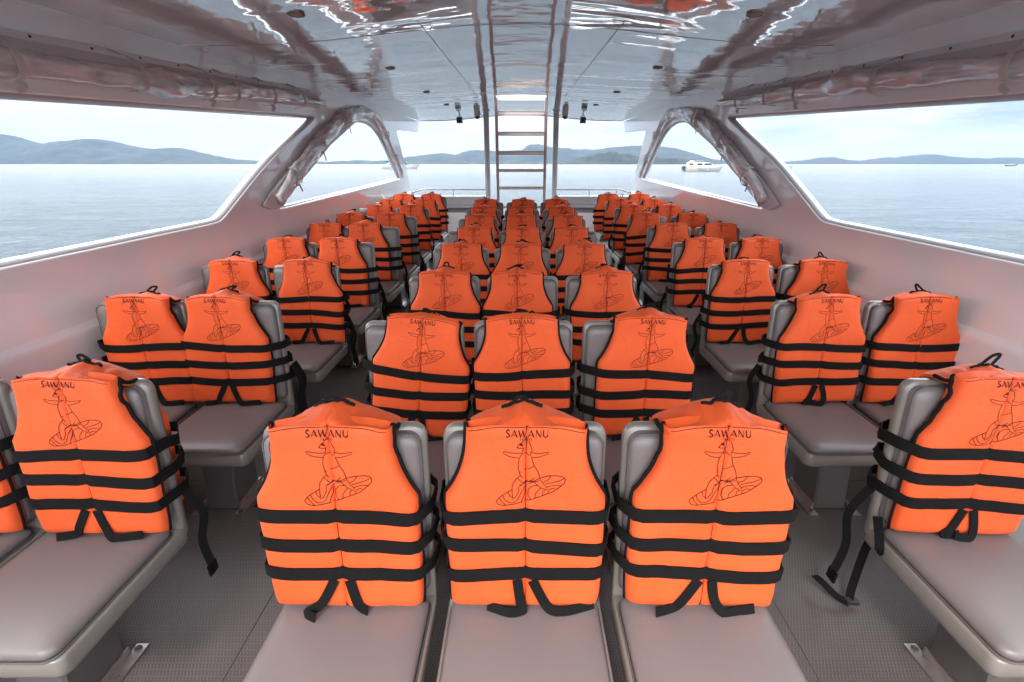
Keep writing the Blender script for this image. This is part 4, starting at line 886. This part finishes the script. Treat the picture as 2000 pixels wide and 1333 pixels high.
# speedboat
root = thing('speedboat', label='low white speedboat with teal canopies, behind the left rear pillar', cat='boat')
YB = 330.5; Lr = blen(748, 822, YB); place(root, 748, YB, 822); u = Lr/15
hull(Lr*0.985, 3.4*u, 1.35*u, bow=0.55, sheer=0.35).build('hull', M['bwhite'], root)
prism([(1.2, 1.25), (4.6, 1.3), (4.3, 2.2), (2.6, 2.25)], -1.2, 1.2, 'console', M['bwhite'], root)
prism([(2.9, 1.55), (4.5, 1.55), (4.3, 1.9), (3.1, 1.9)], -1.24, -1.205, 'window', M['bglass'], root)
prism([(1.1, 2.45), (4.2, 2.6), (4.2, 2.85), (1.3, 2.95)], -1.3, 1.3, 'canopy', M['bteal'], root)
prism([(6.0, 1.4), (10.2, 1.6), (9.9, 2.2), (9.0, 2.75), (6.4, 2.9), (6.0, 2.4)], -1.2, 1.2, 'fore_canopy', M['bteal'], root)
mb = MB()
for xx in (1.4, 2.7, 4.0): mb.tube([(xx*u, -1.2*u, 1.2*u), (xx*u, -1.2*u, 2.6*u)], 0.05*u, 5)
mb.build('canopy_posts', M['bwhite'], root)
prism([(-0.9, 0.1), (0, 0.3), (0, 1.4), (-0.6, 1.6)], -0.6, 0.6, 'outboard_motor', M['bwhite'], root)
# white boat mostly hidden by the right pillar
root = thing('speedboat', label='white boat whose bow shows just past the right sloping pillar', cat='boat')
YB = 334; Lr = blen(1485, 1548, YB); place(root, 1485, YB, 1548); u = Lr/13
hull(Lr, 3.4*u, 1.7*u, bow=0.5, sheer=0.3).build('hull', M['bwhite'], root)
prism([(1, 1.6), (8.5, 1.7), (6.8, 3.0), (1.4, 3.1)], -1.4, 1.4, 'cabin', M['bwhite'], root)
prism([(2, 2.2), (7.2, 2.2), (6.6, 2.75), (2, 2.75)], -1.44, -1.405, 'window', M['bglass'], root)
# longtail boat far right
root = thing('longtail_boat', label='tiny dark longtail boat near the horizon by the right picture edge', cat='boat')
YB = 325; Lr = blen(1962, 1986, YB); place(root, 1962, YB, 1986); u = Lr/13
mb = MB(); rings = []
for k in range(15):
    f = k/14; w = 0.9*u*math.sin(math.pi*(0.12+0.85*f))**0.6; z = (0.9+3.0*max(0, f-0.7)**1.5*4+0.5*max(0, 0.2-f)*4)*u; rings.append([(f*Lr, -w, z), (f*Lr, -w*0.6, 0.3*u+z*0.3), (f*Lr, 0, z*0.35-0.3*u), (f*Lr, w*0.6, 0.3*u+z*0.3), (f*Lr, w, z)])
mb.rings(rings); mb.build('hull', M['bbrown'], root)
prism([(4, 2.3), (8.5, 2.4), (8.4, 2.6), (4, 2.5)], -0.8, 0.8, 'canopy', M['bgrey'], root)
# small moored boats along the far shore
rb = random.Random(4); tiny = None
for px, nmx in ((1131, 'first'), (1150, 'second'), (1172, 'third'), (1196, 'fourth'), (1221, 'fifth'), (1243, 'sixth'), (1576, 'seventh')):
    yb = 321.6; p = atZ(px, yb, 0); Ls = 11*rb.uniform(0.9, 1.3)
    mb = hull(Ls, 3.5, 1.6, bow=0.5); mb.box(Ls*0.25, Ls*0.6, -1.2, 1.2, 1.5, 3.2)
    o = mb.build('moored_boat', M['bwhite']); o.location = (p.x, p.y, 0)
    place_ = 'below the green island' if px < 1500 else 'past the right pillar'
    tag(o, 'tiny white moored boat %s, the %s counted from the ladder' % (place_, nmx), 'boat', 'tiny boats moored along the far shore')

# ------------------------------------------------------------------ haze
HAZE = 0.00007
if HAZE:
    mb = MB(); mb.box(-9600, 9600, -9600, 9600, -3.2, 560)
    m = bpy.data.materials.new('sea_haze'); m.use_nodes = True; t = m.node_tree; t.nodes.clear()
    pv = N(t, 'ShaderNodeVolumePrincipled', in_={'Color': (0.23, 0.325, 0.45, 1), 'Density': HAZE, 'Anisotropy': 0.3}); mo = N(t, 'ShaderNodeOutputMaterial'); t.links.new(pv.outputs[0], mo.inputs['Volume'])
    tag(mb.build('haze', m, smooth=False), kind='stuff')
